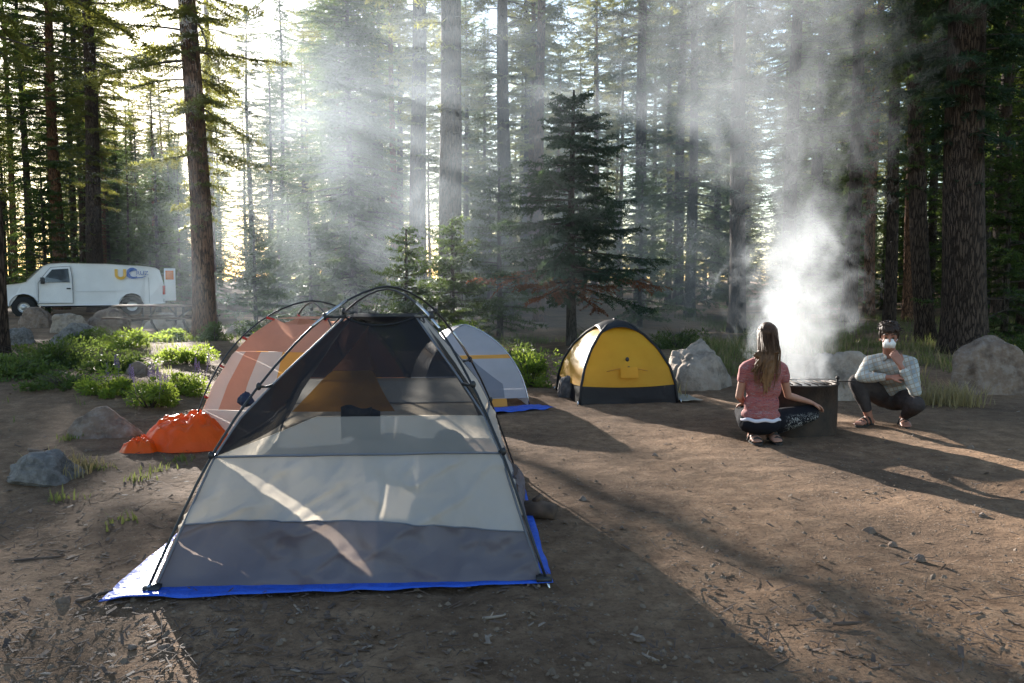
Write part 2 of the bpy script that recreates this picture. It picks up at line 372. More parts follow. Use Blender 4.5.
def conifer_geo(seed, h, cb, rad, dens=1.0, fine=1.0, r0=.25, lean=(0,0), droop=.25, up=.15, cone=True, ragged=.35, dead_below=0, twig=.34, bare=.0, mats_dead=False, topr=.25, whorl=.34, tmax=None, flare=.35):
    """numpy conifer: returns trunk (V,F), limbs (V,F), needles (V,F), dead (V,F)"""
    rg = np.random.default_rng(seed)
    TV, TF, fn = trunk_mesh(h, r0, .02, lean, seed, flare=flare)
    LV, LF = [], []; lo = 0
    NV = []; DV = []
    z = cb; k = 0
    while z < h-.15:
        if tmax and z > tmax: break
        t = (z-cb)/(h-cb)
        nb = max(3, int(round(rg.normal(6.3, 1)*dens)))
        a0 = rg.random()*6.28
        for b in range(nb):
            zz = z+rg.normal(0, .09)
            zz = min(max(zz, cb*.9), h-.05)
            prof = (1-t)**.75 if cone else (math.sin(math.pi*min(1, .25+.75*(1-t)))**.8*.85+.15*(1-t))
            prof = max(prof, 0) * (min(1, .62+t*4) if cb < 1.5 else min(1, .5+t*3))
            Lb = rad*prof*(1+rg.normal(0, ragged*.6))+topr*.4
            Lb = max(.12, Lb)
            if rg.random() < .12*ragged: continue
            az = a0+b*6.283/nb+rg.normal(0, .25)
            e0 = up*(.2+1.1*t)+rg.normal(0, .08)
            if t > .85: e0 += .5*(t-.85)/.15
            dr = droop*(1-t*.6)*(1+rg.normal(0, .2))
            cx, cyy, cr = fn(zz)
            ns = max(4, int(Lb/.22)); s = np.linspace(0, 1, ns+1)
            d = np.array([math.cos(az), math.sin(az), 0]); sd = np.array([-math.sin(az), math.cos(az), 0])
            wig = rg.normal(0, .05)
            P = np.array([cx, cyy, zz])+np.outer(s*Lb, d)+np.outer(Lb*(wig*np.sin(s*3)), sd)
            P[:, 2] += Lb*(e0*s-dr*s**1.6+.10*s**4)
            br = (.007+.011*Lb)*(1-s*.85)
            q = np.array([[0,0,1.],[0,0,-.5],[0,0,-.5]]); 
            ring = np.stack([np.outer(br, [0,0,1])+0*P, np.outer(br, sd*.87)-np.outer(br, [0,0,.5]), -np.outer(br, sd*.87)-np.outer(br, [0,0,.5])], 1)+P[:, None, :]
            LV.append(ring.reshape(-1, 3)); m = len(s); ii = np.arange(m*3).reshape(m, 3)+lo; i2 = np.roll(ii, -1, 1)
            LF.append(np.stack([ii[:-1], i2[:-1], i2[1:], ii[1:]], -1).reshape(-1, 4)); lo += m*3
            is_dead = zz < dead_below and rg.random() < .5
            if rg.random() < bare and t < .35: continue
            # twigs
            step = .085/fine**.5
            st = np.arange(max(.12, .25 if Lb > 1.2 else .1), 1.0, step/Lb)
            if not len(st): continue
            st = np.repeat(st, 2); side = np.tile([1., -1.], len(st)//2); st = np.clip(st+rg.normal(0, .02, len(st)), 0, 1)
            if is_dead: keep = rg.random(len(st)) < .5
            else: keep = rg.random(len(st)) < .92
            st, side = st[keep], side[keep]
            if not len(st): continue
            o = np.stack([np.interp(st, s, P[:, j]) for j in range(3)], -1)
            tl = twig*(.35+.65*np.minimum(1, (1-st)*2.2))*(.6+.7*rg.random(len(st)))*min(1.15, .5+Lb*.35)
            ang = side*(np.radians(58)-.35*st)+rg.normal(0, .15, len(st))
            td = np.cos(ang)[:, None]*d+np.sin(ang)[:, None]*sd; td[:, 2] = (e0-dr*1.6*st**.6)*.8+rg.normal(0, .16, len(st))-.05
            td /= np.linalg.norm(td, axis=1)[:, None]
            # last tip twig continues the branch
            bs = .052/fine; nbl = np.maximum(2, (tl/bs).astype(int))
            ti = np.repeat(np.arange(len(st)), nbl); kk = np.concatenate([np.arange(x) for x in nbl])
            frac = (kk+.6)/nbl[ti]
            pt = o[ti]+td[ti]*(frac*tl[ti])[:, None]; pt[:, 2] -= .12*tl[ti]*frac**2
            nn = len(pt); T = td[ti]; S = np.cross(T, [0,0,1.]); S /= np.linalg.norm(S, axis=1)[:, None]+1e-6
            for sg in (1, -1, 1, -1):
                bl = (.085/fine**.6)*(.7+.6*rg.random(nn))*(1-.35*frac)
                wd = (.042/fine**.75)*(.7+.6*rg.random(nn))
                dirv = S*sg*.82+T*.6+np.stack([rg.normal(0, .15, nn), rg.normal(0, .15, nn), rg.normal(0, .5, nn)], -1)
                A = pt-T*(wd/2)[:, None]; B = pt+T*(wd/2)[:, None]; Cc = pt+dirv*bl[:, None]
                (DV if is_dead else NV).append(np.stack([A, B, Cc], 1).reshape(-1, 3))
        z += whorl*(.75+.5*rg.random())*(1-.35*t)
    def cat(L_): 
        if not L_: return None
        V = np.concatenate(L_); return V, np.arange(len(V)).reshape(-1, 3)
    return (TV, TF), (np.concatenate(LV), np.concatenate(LF)), cat(NV), cat(DV)

def tree_from(geo, name, bark, needle, loc, rz=0):
    (TV, TF), lm, nd, dd = geo
    root = empty(name, loc, rz)
    mi = np.concatenate([np.zeros(len(TF), int), np.ones(len(lm[1]), int)])
    link('trunk', np_mesh('trunk', np.concatenate([TV, lm[0]]), np.concatenate([TF, lm[1]+len(TV)]), mi), root, [bark, M['limb']])
    if nd is not None: link('crown', np_mesh('crown', *nd), root, needle, smooth=False)
    if dd is not None: link('dead_foliage', np_mesh('dead_foliage', *dd), root, M['needle_dead'], smooth=False)
    return root

def gpos(px, Y, off=0):
    x = (px-512)/F*Y*math.cos(PITCH)
    return (x, Y, Hf(x, Y)-.03)

G_TREES = 'tall conifers around the camp'
# --- the trees one can tell apart
def T(px, Y, name, label, bark='bark', needle='needle', rz=0, group=None, **kw):
    geo = conifer_geo(**kw)
    r = tree_from(geo, name, M[bark], M[needle], gpos(px, Y), 0)
    tag(r, label, 'tree', group)
    return r
T(204, 17, 'fir_tree', 'tall fir with reddish sunlit trunk beside the picnic table and broad drooping branches', 'bark_red', 'needle_olive', group=G_TREES,
  seed=11, h=20, cb=2.6, rad=2.4, dens=.85, r0=.235, lean=(-.022, 0), droop=.30, up=.10, bare=.12, whorl=.34, ragged=.7, fine=1.1, twig=.42, cone=False, tmax=13)
T(352, 32.0, 'fir_tree', 'bushy green fir behind the near tent, its branches reaching low and wide', 'bark_grey', 'needle', group=G_TREES,
  seed=12, h=15.5, cb=.4, rad=2.6, dens=1.45, r0=.17, droop=.36, up=.12, ragged=.8, fine=1.15, twig=.5, whorl=.28)
T(572, 15.6, 'young_fir_tree', 'dark young fir with pointed top standing alone behind the yellow tent', 'bark_grey', 'needle_blue', group='young firs',
  seed=5, h=4.95, cb=1.1, rad=1.62, dens=1.4, r0=.10, droop=.24, up=.16, ragged=.6, fine=1.8, twig=.40, whorl=.22, dead_below=1.6, topr=.1, flare=.2)
T(452, 19, 'pine_tree', 'thick bare grey trunk of a pine directly behind the near tent', 'bark', 'needle_olive', group=G_TREES,
  seed=14, h=26, cb=5.6, rad=1.9, dens=.8, r0=.30, lean=(-.006,0), droop=.25, bare=.3, whorl=.5, fine=1.0, cone=False, tmax=12)
T(420, 23, 'pine_tree', 'second bare trunk, slimmer, just left of the thick pine trunk', 'bark', 'needle_olive', group=G_TREES,
  seed=15, h=26, cb=4.6, rad=2.0, dens=.9, r0=.26, droop=.25, bare=.3, whorl=.5, fine=1.0, cone=False, tmax=12)
T(968, 14.6, 'fir_tree', 'massive dark fir trunk behind the large boulder on the right edge', 'bark', 'needle_blue', group=G_TREES,
  seed=16, h=24, cb=3.4, rad=3.6, dens=.95, r0=.37, lean=(-.035, 0), droop=.32, up=.06, ragged=.5, fine=1.1, twig=.42, whorl=.38, cone=False, tmax=11)
T(928, 18.5, 'fir_tree', 'slim trunk leaning left, just left of the massive fir', 'bark', 'needle', group=G_TREES,
  seed=17, h=20, cb=3.6, rad=1.7, dens=.8, r0=.21, lean=(-.085, 0), droop=.3, ragged=.5, fine=1.1, whorl=.4, cone=False, tmax=11)
T(890, 21, 'fir_tree', 'thin straight dark trunk rising behind the man in the plaid shirt', 'bark', 'needle_blue', group=G_TREES,
  seed=18, h=21, cb=3.2, rad=1.9, dens=.9, r0=.16, droop=.3, ragged=.5, fine=1.0, whorl=.4, cone=False, tmax=12)
T(737, 22, 'fir_tree', 'trunk half lost in the smoke above the woman by the fire', 'bark', 'needle_blue', group=G_TREES,
  seed=19, h=22, cb=3.4, rad=2.1, dens=.9, r0=.23, droop=.3, ragged=.5, fine=1.0, whorl=.4, cone=False, tmax=12)
T(-7, 11.5, 'fir_tree', 'dark trunk cut by the left edge of the photo, in front of the van', 'bark', 'needle_olive', group=G_TREES,
  seed=20, h=18, cb=2.6, rad=2.0, dens=1.1, r0=.15, droop=.4, up=.0, ragged=.7, fine=1.1, whorl=.5, bare=.4, cone=False, tmax=8)
T(97, 35, 'fir_tree', 'straight dark trunk behind the middle of the white van, below the sun', 'bark', 'needle_olive', group=G_TREES,
  seed=21, h=24, cb=3.2, rad=2.2, dens=.95, r0=.36, droop=.3, ragged=.6, fine=.9, whorl=.5, cone=False)
T(60, 38, 'fir_tree', 'reddish trunk behind the cab of the white van', 'bark_red', 'needle', group=G_TREES,
  seed=22, h=22, cb=3.2, rad=3.2, dens=1.1, r0=.32, droop=.3, ragged=.6, fine=.9, whorl=.5, cone=False)

# --- repeats: prototypes shared by many trees
protos = []
for i, kw in enumerate([
    dict(seed=31, h=24, cb=2.4, rad=2.3, dens=.68, r0=.24, droop=.3, ragged=.5, fine=.72, whorl=.46, cone=False),
    dict(seed=32, h=27, cb=4.0, rad=2.5, dens=.62, r0=.30, droop=.28, ragged=.6, fine=.72, whorl=.5, cone=False),
    dict(seed=33, h=20, cb=.8, rad=2.4, dens=.78, r0=.20, droop=.34, ragged=.45, fine=.72, whorl=.44),
    dict(seed=34, h=22, cb=7.0, rad=2.1, dens=.7, r0=.20, droop=.28, ragged=.6, fine=.72, whorl=.5, cone=False, bare=.3),
    dict(seed=35, h=4.2, cb=.35, rad=1.25, dens=1.0, r0=.07, droop=.22, up=.2, ragged=.4, fine=1.1, whorl=.26, twig=.28),
    dict(seed=36, h=2.6, cb=.2, rad=.95, dens=1.1, r0=.05, droop=.2, up=.25, ragged=.4, fine=1.2, whorl=.22, twig=.26)]):
    protos.append((kw, conifer_geo(**kw)))
NM = {0: ('fir_tree', 'bark', 'needle'), 1: ('pine_tree', 'bark', 'needle_olive'), 2: ('spruce_tree', 'bark_grey', 'needle'), 3: ('pine_tree', 'bark_red', 'needle_olive'),
      4: ('young_fir_tree', 'bark_grey', 'needle'), 5: ('young_fir_tree', 'bark_grey', 'needle')}
proto_root = {}
def put_tree(i, px, Y, sc=1.0, rz=0, label=None, group=None, x=None, sxy=1.0):
    nm, bk, nd = NM[i]
    p = gpos(px, Y) if x is None else (x, Y, Hf(x, Y)-.03)
    if i not in proto_root: o = tree_from(protos[i][1], nm, M[bk], M[nd], (0,0,0)); proto_root[i] = o
    else: o = copy_tree(proto_root[i])
    o.location = p; o.rotation_euler = (0, 0, rz); o.scale = (sc*sxy, sc*sxy, sc)
    tag(o, label, 'tree', group)
    return o
MID = [(4, 500, 19, 1.0, 'small bushy fir between the thick pine trunk and the dark young fir'),
       (5, 405, 15.5, .9, 'knee high fir seedling under the bushy fir behind the near tent'),
       (5, 452, 16.2, 1.0, 'low fir in front of the thick pine trunk'),
       (4, 640, 24, 1.1, 'hazy small fir in the smoke behind the granite boulder'),
       (5, 255, 22, 1.1, 'pale small fir in sunlit smoke right of the red trunk'),
       (4, 1006, 17, 1.0, 'small fir behind the boulder at the right edge'),
       (4, 310, 25, .9, 'small fir deep in the sunlit smoke left of the bushy fir'),
       (3, 338, 39, 1.0, 'slender trunk seen high above the bushy fir'),
       (0, 850, 26, 1.0, 'dark trunk between the smoke plume and the man'),
       (3, 870, 30, 1.0, 'reddish slim trunk far behind the man'),
       (0, 1000, 24, .9, 'dark fir beyond the boulder at the right edge'),
       (3, 908, 26, .8, 'narrow trunk between the leaning trunk and the thin straight trunk'),
       (0, 1030, 18, .9, 'fir cut by the right edge of the photo'),
       (2, 690, 30, 1.0, 'hazy spruce behind the granite boulder'),
       (3, 540, 28, 1.05, 'bare trunk left of the dark young fir, veiled by smoke'),
       (0, 640, 33, 1.1, 'tall fir fading in smoke right of the dark young fir'),
       (1, 504, 31, 1.0, 'tall pine in the smoke rays right of the thick pine trunk'),
       (3, 213, 27, 1.0, 'narrow dark trunk just right of the red trunk'),
       (2, 30, 40, .95, 'spruce behind the hood of the van'),
       (2, 130, 46, .48, 'sunlit spruce behind the rear of the van'),
       (0, 790, 27, 1.0, 'dark fir standing right behind the smoke plume'),
       (2, 815, 33, 1.0, 'dense spruce in the dark wood behind the fire'),
       (2, 985, 30, 1.0, 'dense spruce in the dark wood behind the massive fir'),
       (2, 930, 34, 1.0, 'dense spruce filling the gap behind the leaning trunk')]
for i, px, Yd, sc, lb in MID: put_tree(i, px, Yd, sc, rng.random()*6.28, lb, 'young firs' if i > 3 else G_TREES, sxy=.6 if px == 213 else 1.0)
# far wood: copies, spread so that the sun finds gaps
taken = [(gpos(m[1], m[2])[0], m[2]) for m in MID]+[(gpos(p, y)[0], y) for p, y in ((204,17),(352,32),(572,15.6),(452,19),(420,23),(968,14.6),(928,18.5),(97,35),(60,38))]
cnt = 0
for tr in range(4000):
    if cnt >= 210: break
    Yd = 34+76*rng.random()**.8; x = (rng.random()*2-1)*(Yd*.76+3)
    az = math.degrees(math.atan2(x, Yd))
    # the light comes through a thinner part of the wood
    u_ = x*.899+Yd*.438
    if -2.0 < u_ < 7.6: continue
    if 7.6 <= u_ < 13 and rng.random() < .5: continue
    if -6 < az < 14 and rng.random() < .4: continue
    if abs(x+17) < 6 and Yd < 38: continue
    if min((x-a)**2+(Yd-b)**2 for a, b in taken) < (2.9 if x > 0 else 3.1)**2: continue
    taken.append((x, Yd)); i = int(rng.choice([0, 1, 2, 3], p=[.3, .22, .28, .2]))
    put_tree(i, 0, Yd, .8+.35*rng.random(), rng.random()*6.28, 'sparse tall conifer added to the far wood to mottle the sun on the clearing', 'far conifers of the wood', x=x); cnt += 1
for i, u_, Yd, s in ((3, 3.9, 82, 1.0), (3, -1.2, 60, .95), (3, 2.7, 72, .93)):  # sparse pines added to break up the sunlight on the clearing
    put_tree(i, 0, Yd, s, u_, 'sparse tall conifer added to the far wood to mottle the sun on the clearing', 'far conifers of the wood', x=(u_-.438*Yd)/.899)
# lower trees grow where the low sun looks in
for tr in range(900):
    if cnt >= 250: break
    Yd = 30+80*rng.random()**.8; u_ = -1.8+9.4*rng.random(); x = (u_-.438*Yd)/.899
    if min((x-a)**2+(Yd-b)**2 for a, b in taken) < 2.6: continue
    hm_ = .262*(Yd-9)*(.72+.28*rng.random()); i = 2 if hm_ > 7.5 else 4
    taken.append((x, Yd)); put_tree(i, 0, Yd, hm_/(20 if i == 2 else 4.2), rng.random()*6.28, 'sparse tall conifer added to the far wood to mottle the sun on the clearing', 'far conifers of the wood', x=x, sxy=1.15 if i == 2 else .8); cnt += 1
cnt = 0
for tr in range(600):
    if cnt >= 46: break
    Yd = 24+42*rng.random(); x = (rng.random()*2-1)*(Yd*.70)
    if abs(x+17) < 7 and Yd < 32 or min((x-a)**2+(Yd-b)**2 for a, b in taken) < 1.6: continue
    taken.append((x, Yd)); put_tree(int(rng.choice([4, 5], p=[.7, .3])), 0, Yd, .8+.7*rng.random(), rng.random()*6.28, 'one of the small firs scattered deep between the trunks of the wood', 'small firs of the wood', x=x); cnt += 1
# the far wood reads as one mass
kw = dict(seed=41, h=22, cb=1.0, rad=2.6, dens=.8, r0=.2, droop=.3, ragged=.5, fine=.38, whorl=.7)
gf = conifer_geo(**kw); Vs = []; o = 0
for k in range(230):
    Yd = 112+80*rng.random(); x = (rng.random()*2-1)*Yd*.78; a = rng.random()*6.28; s = .85+.4*rng.random()
    V = gf[2][0]*s; V = np.stack([V[:,0]*math.cos(a)-V[:,1]*math.sin(a)+x, V[:,0]*math.sin(a)+V[:,1]*math.cos(a)+Yd, V[:,2]+Hf(x, Yd)], -1); Vs.append(V)
Vs = np.concatenate(Vs)
fw = link('far_wood', np_mesh('far_wood', Vs, np.arange(len(Vs)).reshape(-1, 3)), None, M['needle'], smooth=False)
tag(fw, 'mass of conifers closing the view at the far end of the wood', 'woods', kind='stuff')

# ------------------------------------------------------------------ rocks
def rock_mesh(seed, d, sub=4, rough=.20, cut=7, flat=.25):
    if max(d) > .5: sub = 5
    bm = bmesh.new(); bmesh.ops.create_icosphere(bm, subdivisions=sub, radius=1)
    V = np.array([v.co[:] for v in bm.verts]); rg = np.random.default_rng(seed)
    for k in range(cut):                       # planar facets
        n = rg.normal(size=3); n[2] = abs(n[2])*.7; n /= np.linalg.norm(n); c = .66+.26*rg.random()
        dd = V@n; V -= np.outer(np.maximum(0, dd-c), n)*.9
    V *= (1+rough*fbm(V[:,0]*1.3+seed, V[:,1]*1.3, V[:,2]*1.3, 3)+.30*rough*fbm(V[:,0]*5+seed, V[:,1]*5, V[:,2]*5, 4)-.30*rough*np.clip(1-np.abs(fbm(V[:,0]*2.2, V[:,1]*2.2+seed, V[:,2]*2.2, 3))*9, 0, 1))[:, None]
    V[:,2] = np.where(V[:,2] < 0, V[:,2]*flat, V[:,2])
    V *= np.array(d)/2*np.array([1,1,2/1.0])*np.array([1,1,1])
    for v, c in zip(bm.verts, V): v.co = c
    me = bpy.data.meshes.new('rock'); bm.to_mesh(me); bm.free(); return me
def rock(px, py, wd, ht, dp, label, seed, mat='rock', name='boulder', rz=0, cat='boulder', group=None, tilt=0, Y=None):
    """py = where its foot shows"""
    p = at(px, py, z=0) if Y is None else Vector((gpos(px, Y)[0], Y, 0))
    p.y += dp*.5*(Y is None)
    me = rock_mesh(seed, (wd, dp, ht)); o = link(name, me, None, M[mat])
    o.location = (p.x, p.y, Hf(p.x, p.y)-.01); o.rotation_euler = (0, tilt, rz)
    return tag(o, label, cat, group)
rock(705, 391, .90, .74, .8, 'large pale granite boulder between the yellow tent and the woman', 3, rz=.4)
rock(855, 402, .95, .64, .8, 'long grey boulder behind the fire ring and the man', 8, rz=.2)
rock(1008, 397, 1.05, .68, .8, 'large brown boulder cut by the right edge of the photo', 5, 'rock_brown')
rock(94, 439, .68, .24, .46, 'flat grey rock beside the orange cloth', 21, 'rock_brown', rz=.2)
rock(22, 488, .62, .24, .6, 'slanted grey slab of rock lying at the left edge', 33, 'rock_grey', rz=.9, tilt=.25)
G_ROW = 'boulders lined up in front of the van'
for a in [(28, 330, 1.0, .62, .8, 'rounded pale boulder in front of the front wheel of the van', 51, 'rock_brown'),
          (60, 336, 1.15, .55, .7, 'grey boulder in front of the door of the van', 52, 'rock'),
          (103, 334, 1.35, .62, .9, 'broad brown boulder in front of the middle of the van', 53, 'rock_brown'),
          (66, 352, 1.0, .42, .9, 'dark bluish boulder lying nearer than the row by the van', 54, 'rock_grey'),
          (162, 330, 1.5, .42, .8, 'pale boulder seen under the picnic table', 55, 'rock'),
          (238, 338, .8, .3, .6, 'small sunlit boulder right of the red trunk', 57, 'rock'),
          (2, 352, .8, .35, .7, 'dim boulder at the left edge below the van', 58, 'rock_grey')]:
    rock(*a[:5], a[5], a[6], a[7], group=G_ROW)
rock(134, 388, .3, .16, .24, 'brown rock half hidden among the lupine leaves', 61, 'rock_brown', 'rock', cat='rock')
rock(98, 402, .22, .13, .2, 'small brown rock under the lupines, left of them', 62, 'rock_brown', 'rock', cat='rock')
rock(610, 345, .5, .3, .4, 'pale boulder in the shade under the young fir', 63, 'rock', Y=20)
G_ST = 'loose stones on the dirt'
for (px, py, s, lb, sd) in [(162, 652, .05, 'grey stone at the bottom left of the tarp', 1), (60, 606, .06, 'dark stone left of the corner of the tarp', 2), (130, 648, .03, 'small stone near the bottom edge', 3),
        (590, 545, .03, 'small stone right of the tent corner', 4), (583, 500, .045, 'reddish stone near the right tent wall', 5), (705, 522, .035, 'stone left of the middle of the clearing', 6),
        (725, 467, .03, 'stone in the sunlit strip nearer than the woman', 7), (872, 532, .06, 'larger clod right of the middle of the clearing', 8), (922, 560, .05, 'stone in the lower right of the clearing', 9),
        (895, 545, .04, 'pale stone between two clods on the clearing', 10), (972, 448, .05, 'stone on the clearing right of the man', 11), (985, 517, .05, 'stone near the right edge of the clearing', 12),
        (655, 455, .035, 'stone in the first sunlit patch behind the near tent', 13), (812, 610, .04, 'stone beside the dark stick', 14), (640, 640, .035, 'grey stone at the bottom centre', 15)]:
    rock(px, py, s*1.3, s*.6, s, lb, sd+100, 'rock_brown', 'stone', cat='stone', group=G_ST)

# ------------------------------------------------------------------ litter, sticks
def litter(n, kind, seed, size, mat, name, label, cat, region):
    rg = np.random.default_rng(seed); V = []; Fc = []; o = 0
    k = 0
    while k < n:
        # perspective-even spread
        px = rg.random()*1300-140; py = 400+300*rg.random()**.75
        p = at(px, py, z=0)
        if rg.random() > region(p.x, p.y): continue
        k += 1
        s = size[0]+(size[1]-size[0])*rg.random()**3
        if kind == 'chip': d = np.array([s, s*(.15+.3*rg.random()), s*.06+.002])
        elif kind == 'twig': d = np.array([s*1.6, .003+.003*rg.random(), .003+.003*rg.random()])
        else: d = np.array([s, s*(.6+.4*rg.random()), s*(.4+.3*rg.random())])
        a = rg.random()*6.28; tl = rg.normal(0, .22)
        if kind == 'stone':
            q = np.array([[1,0,0],[.3,.9,0],[-.7,.7,0],[-1,-.1,0],[-.4,-.9,0],[.6,-.8,0],[.3,.2,.9],[-.4,.1,.8]])+rg.normal(0, .12, (8,3))
            q[:6, 2] -= .3; f = [(0,1,6),(1,2,7),(1,7,6),(2,3,7),(3,4,7),(4,5,6),(4,6,7),(5,0,6)]
        else:
            q = np.array([[-1,-.7,0],[.8,-1,0],[1,.6,0],[-.6,1,0],[-1,-.7,1],[.8,-1,1],[1,.6,1],[-.6,1,1]])+rg.normal(0, .15, (8,3))*np.array([1,1,.3])
            f = [(4,5,6,7),(0,1,5,4),(1,2,6,5),(2,3,7,6),(3,0,4,7)]
        q = q*d/2
        q[:,2] += q[:,0]*tl
        q = np.stack([q[:,0]*math.cos(a)-q[:,1]*math.sin(a), q[:,0]*math.sin(a)+q[:,1]*math.cos(a), q[:,2]], -1)
        q += np.array([p.x, p.y, Hf(p.x, p.y)+.010])
        V.append(q); Fc += [tuple(i+o for i in ff) for ff in f]; o += 8
    me = bpy.data.meshes.new(name); me.from_pydata(np.concatenate(V).tolist(), [], Fc)
    ob = link(name, me, None, M[mat], smooth=False); tag(ob, label, cat, kind='stuff'); return ob
M['chip'] = simple('wood_chip', (.13,.085,.06), (.045,.03,.023), 11, .85, .3, .003)
M['chip_pale'] = simple('pale_wood', (.30,.24,.19), (.16,.12,.09), 9, .8, .3, .003)
M['pebble'] = simple('pebble', (.20,.145,.10), (.085,.06,.043), 13, .85, .3, .003)
left = lambda x, y: 1.0 if (x < -.3*y*.6) else (.35 if y < 3.6 else .14)
litter(3600, 'chip', 1, (.008, .06), 'chip', 'bark_litter', 'dark bark chips and needles strewn over the dirt', 'litter', left)
litter(260, 'chip', 2, (.01, .05), 'chip_pale', 'pale_wood_litter', 'pale splinters of wood strewn over the dirt', 'litter', left)
litter(1100, 'twig', 3, (.02, .11), 'chip', 'twig_litter', 'thin dry twigs strewn over the dirt', 'litter', left)
litter(3000, 'stone', 4, (.006, .035), 'pebble', 'gravel', 'small gravel scattered over the clearing', 'gravel', lambda x, y: .7)
def stick(px, py, ln, a, r, label, mat='chip'):
    p = at(px, py, z=0); n = 7; pts = []
    for i in range(n):
        t = i/(n-1)-.5; pts.append((p.x+math.cos(a)*t*ln-math.sin(a)*.05*ln*math.sin(t*7), p.y+math.sin(a)*t*ln+.03*ln*math.cos(t*9), Hf(p.x, p.y)+r*.9+.01*abs(t)))
    mb = MB().tube(pts, [r*.6, r, r*1.1, r, r*.95, r*.8, r*.4], 7); q = pts[2]
    mb.tube([q, (q[0]+ln*.12, q[1]+ln*.1, q[2]+.02)], [r*.6, r*.25], 6)
    tag(mb.build('stick', M[mat]), label, 'stick', 'sticks lying on the dirt')
stick(847, 626, .12, .1, .008, 'dark stick lying in the lower right of the clearing')
stick(650, 660, .08, -.9, .006, 'forked pale stick at the bottom centre', 'chip_pale')
stick(494, 620, .1, .3, .006, 'pale stick in front of the right end of the tarp', 'chip_pale')
stick(290, 672, .16, -.2, .006, 'thin dark stick at the bottom, below the tarp')
stick(95, 600, .16, .9, .009, 'brown stick left of the corner of the tarp')
stick(40, 560, .22, .3, .008, 'long dark stick in the shade at the left edge')
stick(45, 456, .5, -.55, .02, 'weathered stick resting on the slanted slab')
# short log by the tent
p = at(538, 520, z=0); mb = MB()
mb.tube([(p.x-.12, p.y+.05, .05), (p.x, p.y+.04, .055), (p.x+.10, p.y, .05)], [.05, .055, .045], 12); mb.tube([(p.x-.02, p.y+.04, .10), (p.x+.02, p.y+.02, .14)], [.02, .012], 8)
tag(mb.build('short_log', M['chip']), 'short log lying on the dirt at the right wall of the near tent', 'log')

# ------------------------------------------------------------------ low plants
def leaves(n, seed, ext, ln, wd, up=.3, clump=17, hollow=.2, ground_flat=True):
    rg = np.random.default_rng(seed)
    c = rg.normal(size=(clump, 3)); c /= np.linalg.norm(c, axis=1)[:, None]; c *= (.25+.6*rg.random(clump))[:, None]; c[:,2] = np.abs(c[:,2])
    k = rg.integers(0, clump, n); d = rg.normal(size=(n, 3)); d /= np.linalg.norm(d, axis=1)[:, None]
    r = (.10+.28*rg.random(clump))[k]*(hollow+(1-hollow)*rg.random(n)**.4)
    P = c[k]+d*r[:, None]; P[:,2] = np.abs(P[:,2]); P *= np.array(ext)
    dr = d+np.stack([rg.normal(0,.5,n), rg.normal(0,.5,n), up+rg.normal(0,.3,n)], -1); dr /= np.linalg.norm(dr, axis=1)[:, None]
    s = np.cross(dr, rg.normal(size=(n,3))); s /= np.linalg.norm(s, axis=1)[:, None]
    l = ln*(.6+.8*rg.random(n)); w_ = wd*(.6+.8*rg.random(n))
    A = P; B = P+dr*(l*.5)[:,None]+s*(w_/2)[:,None]; C_ = P+dr*l[:,None]; D = P+dr*(l*.5)[:,None]-s*(w_/2)[:,None]
    return np.stack([A,B,C_,D],1).reshape(-1,3), np.arange(4*n).reshape(-1,4)
def stems(n, seed, ext, r=.004):
    rg = np.random.default_rng(seed); mb = MB()
    for k in range(n):
        a = rg.random()*6.28; e = np.array([math.cos(a), math.sin(a)])*(.3+.5*rg.random()); h = (.5+.4*rg.random())
        mb.tube([(e[0]*ext[0]*.1, e[1]*ext[1]*.1, -.02), (e[0]*ext[0]*.5, e[1]*ext[1]*.5, h*ext[2]*.6), (e[0]*ext[0], e[1]*ext[1], h*ext[2])], [r*1.5, r, r*.5], 5)
    return mb
def shrub(px, py, ext, n, label, seed, mat='leaf', ln=.04, wd=.02, group='low green shrubs', name='shrub', Y=None):
    p = at(px, py, z=0) if Y is None else Vector((gpos(px, Y)[0], Y, 0)); z = Hf(p.x, p.y)
    root = empty(name, (p.x, p.y, z))
    stems(14, seed, ext).build('stem', M['limb'], root)
    link('foliage', np_mesh('foliage', *leaves(n, seed, ext, ln, wd)), root, M[mat], smooth=False)
    return tag(root, label, 'shrub', group)
shrub(165, 352, (.95,.6,.24), 4200, 'pale sunlit shrub below the picnic table', 71, 'leaf', .05, .022)
shrub(125, 362, (.5,.4,.35), 1800, 'bright yellow-green bush left of the pale sunlit shrub', 72, 'leaf', .05, .03)
shrub(133, 345, (.16,.15,.24), 600, 'small glowing yellow-green shoot under the picnic table', 73, 'leaf', .06, .04)
shrub(48, 376, (1.35,.8,.46), 6500, 'broad dark green shrub in shade on the left bank', 74, 'leaf_dark', .05, .025)
shrub(95, 352, (.6,.4,.34), 2200, 'shaded shrub behind the dark bluish boulder', 75, 'leaf_dark', .05, .025)
shrub(12, 392, (.8,.5,.3), 3200, 'shaded shrub at the left edge below the van', 76, 'leaf_dark', .05, .025)
shrub(215, 352, (.4,.3,.35), 1600, 'dim shrub at the foot of the red trunk', 77, 'leaf_dark', .05, .025)
shrub(530, 386, (.55,.5,.5), 4200, 'bright green shrub between the grey tent and the yellow tent', 78, 'leaf', .04, .02)
shrub(505, 372, (.6,.4,.55), 3000, 'darker shrub directly behind the grey tent', 79, 'leaf_dark', .05, .025)
shrub(470, 350, (.7,.5,.6), 3000, 'shrub seen over the top of the near tent', 80, 'leaf', .05, .025, Y=14)
shrub(365, 350, (.6,.5,.75), 2600, 'sunlit shrub seen between the poles of the near tent', 81, 'leaf', .05, .025, Y=12)
shrub(648, 372, (.3,.3,.3), 1500, 'small bright shrub right behind the yellow tent', 82, 'leaf', .04, .02)
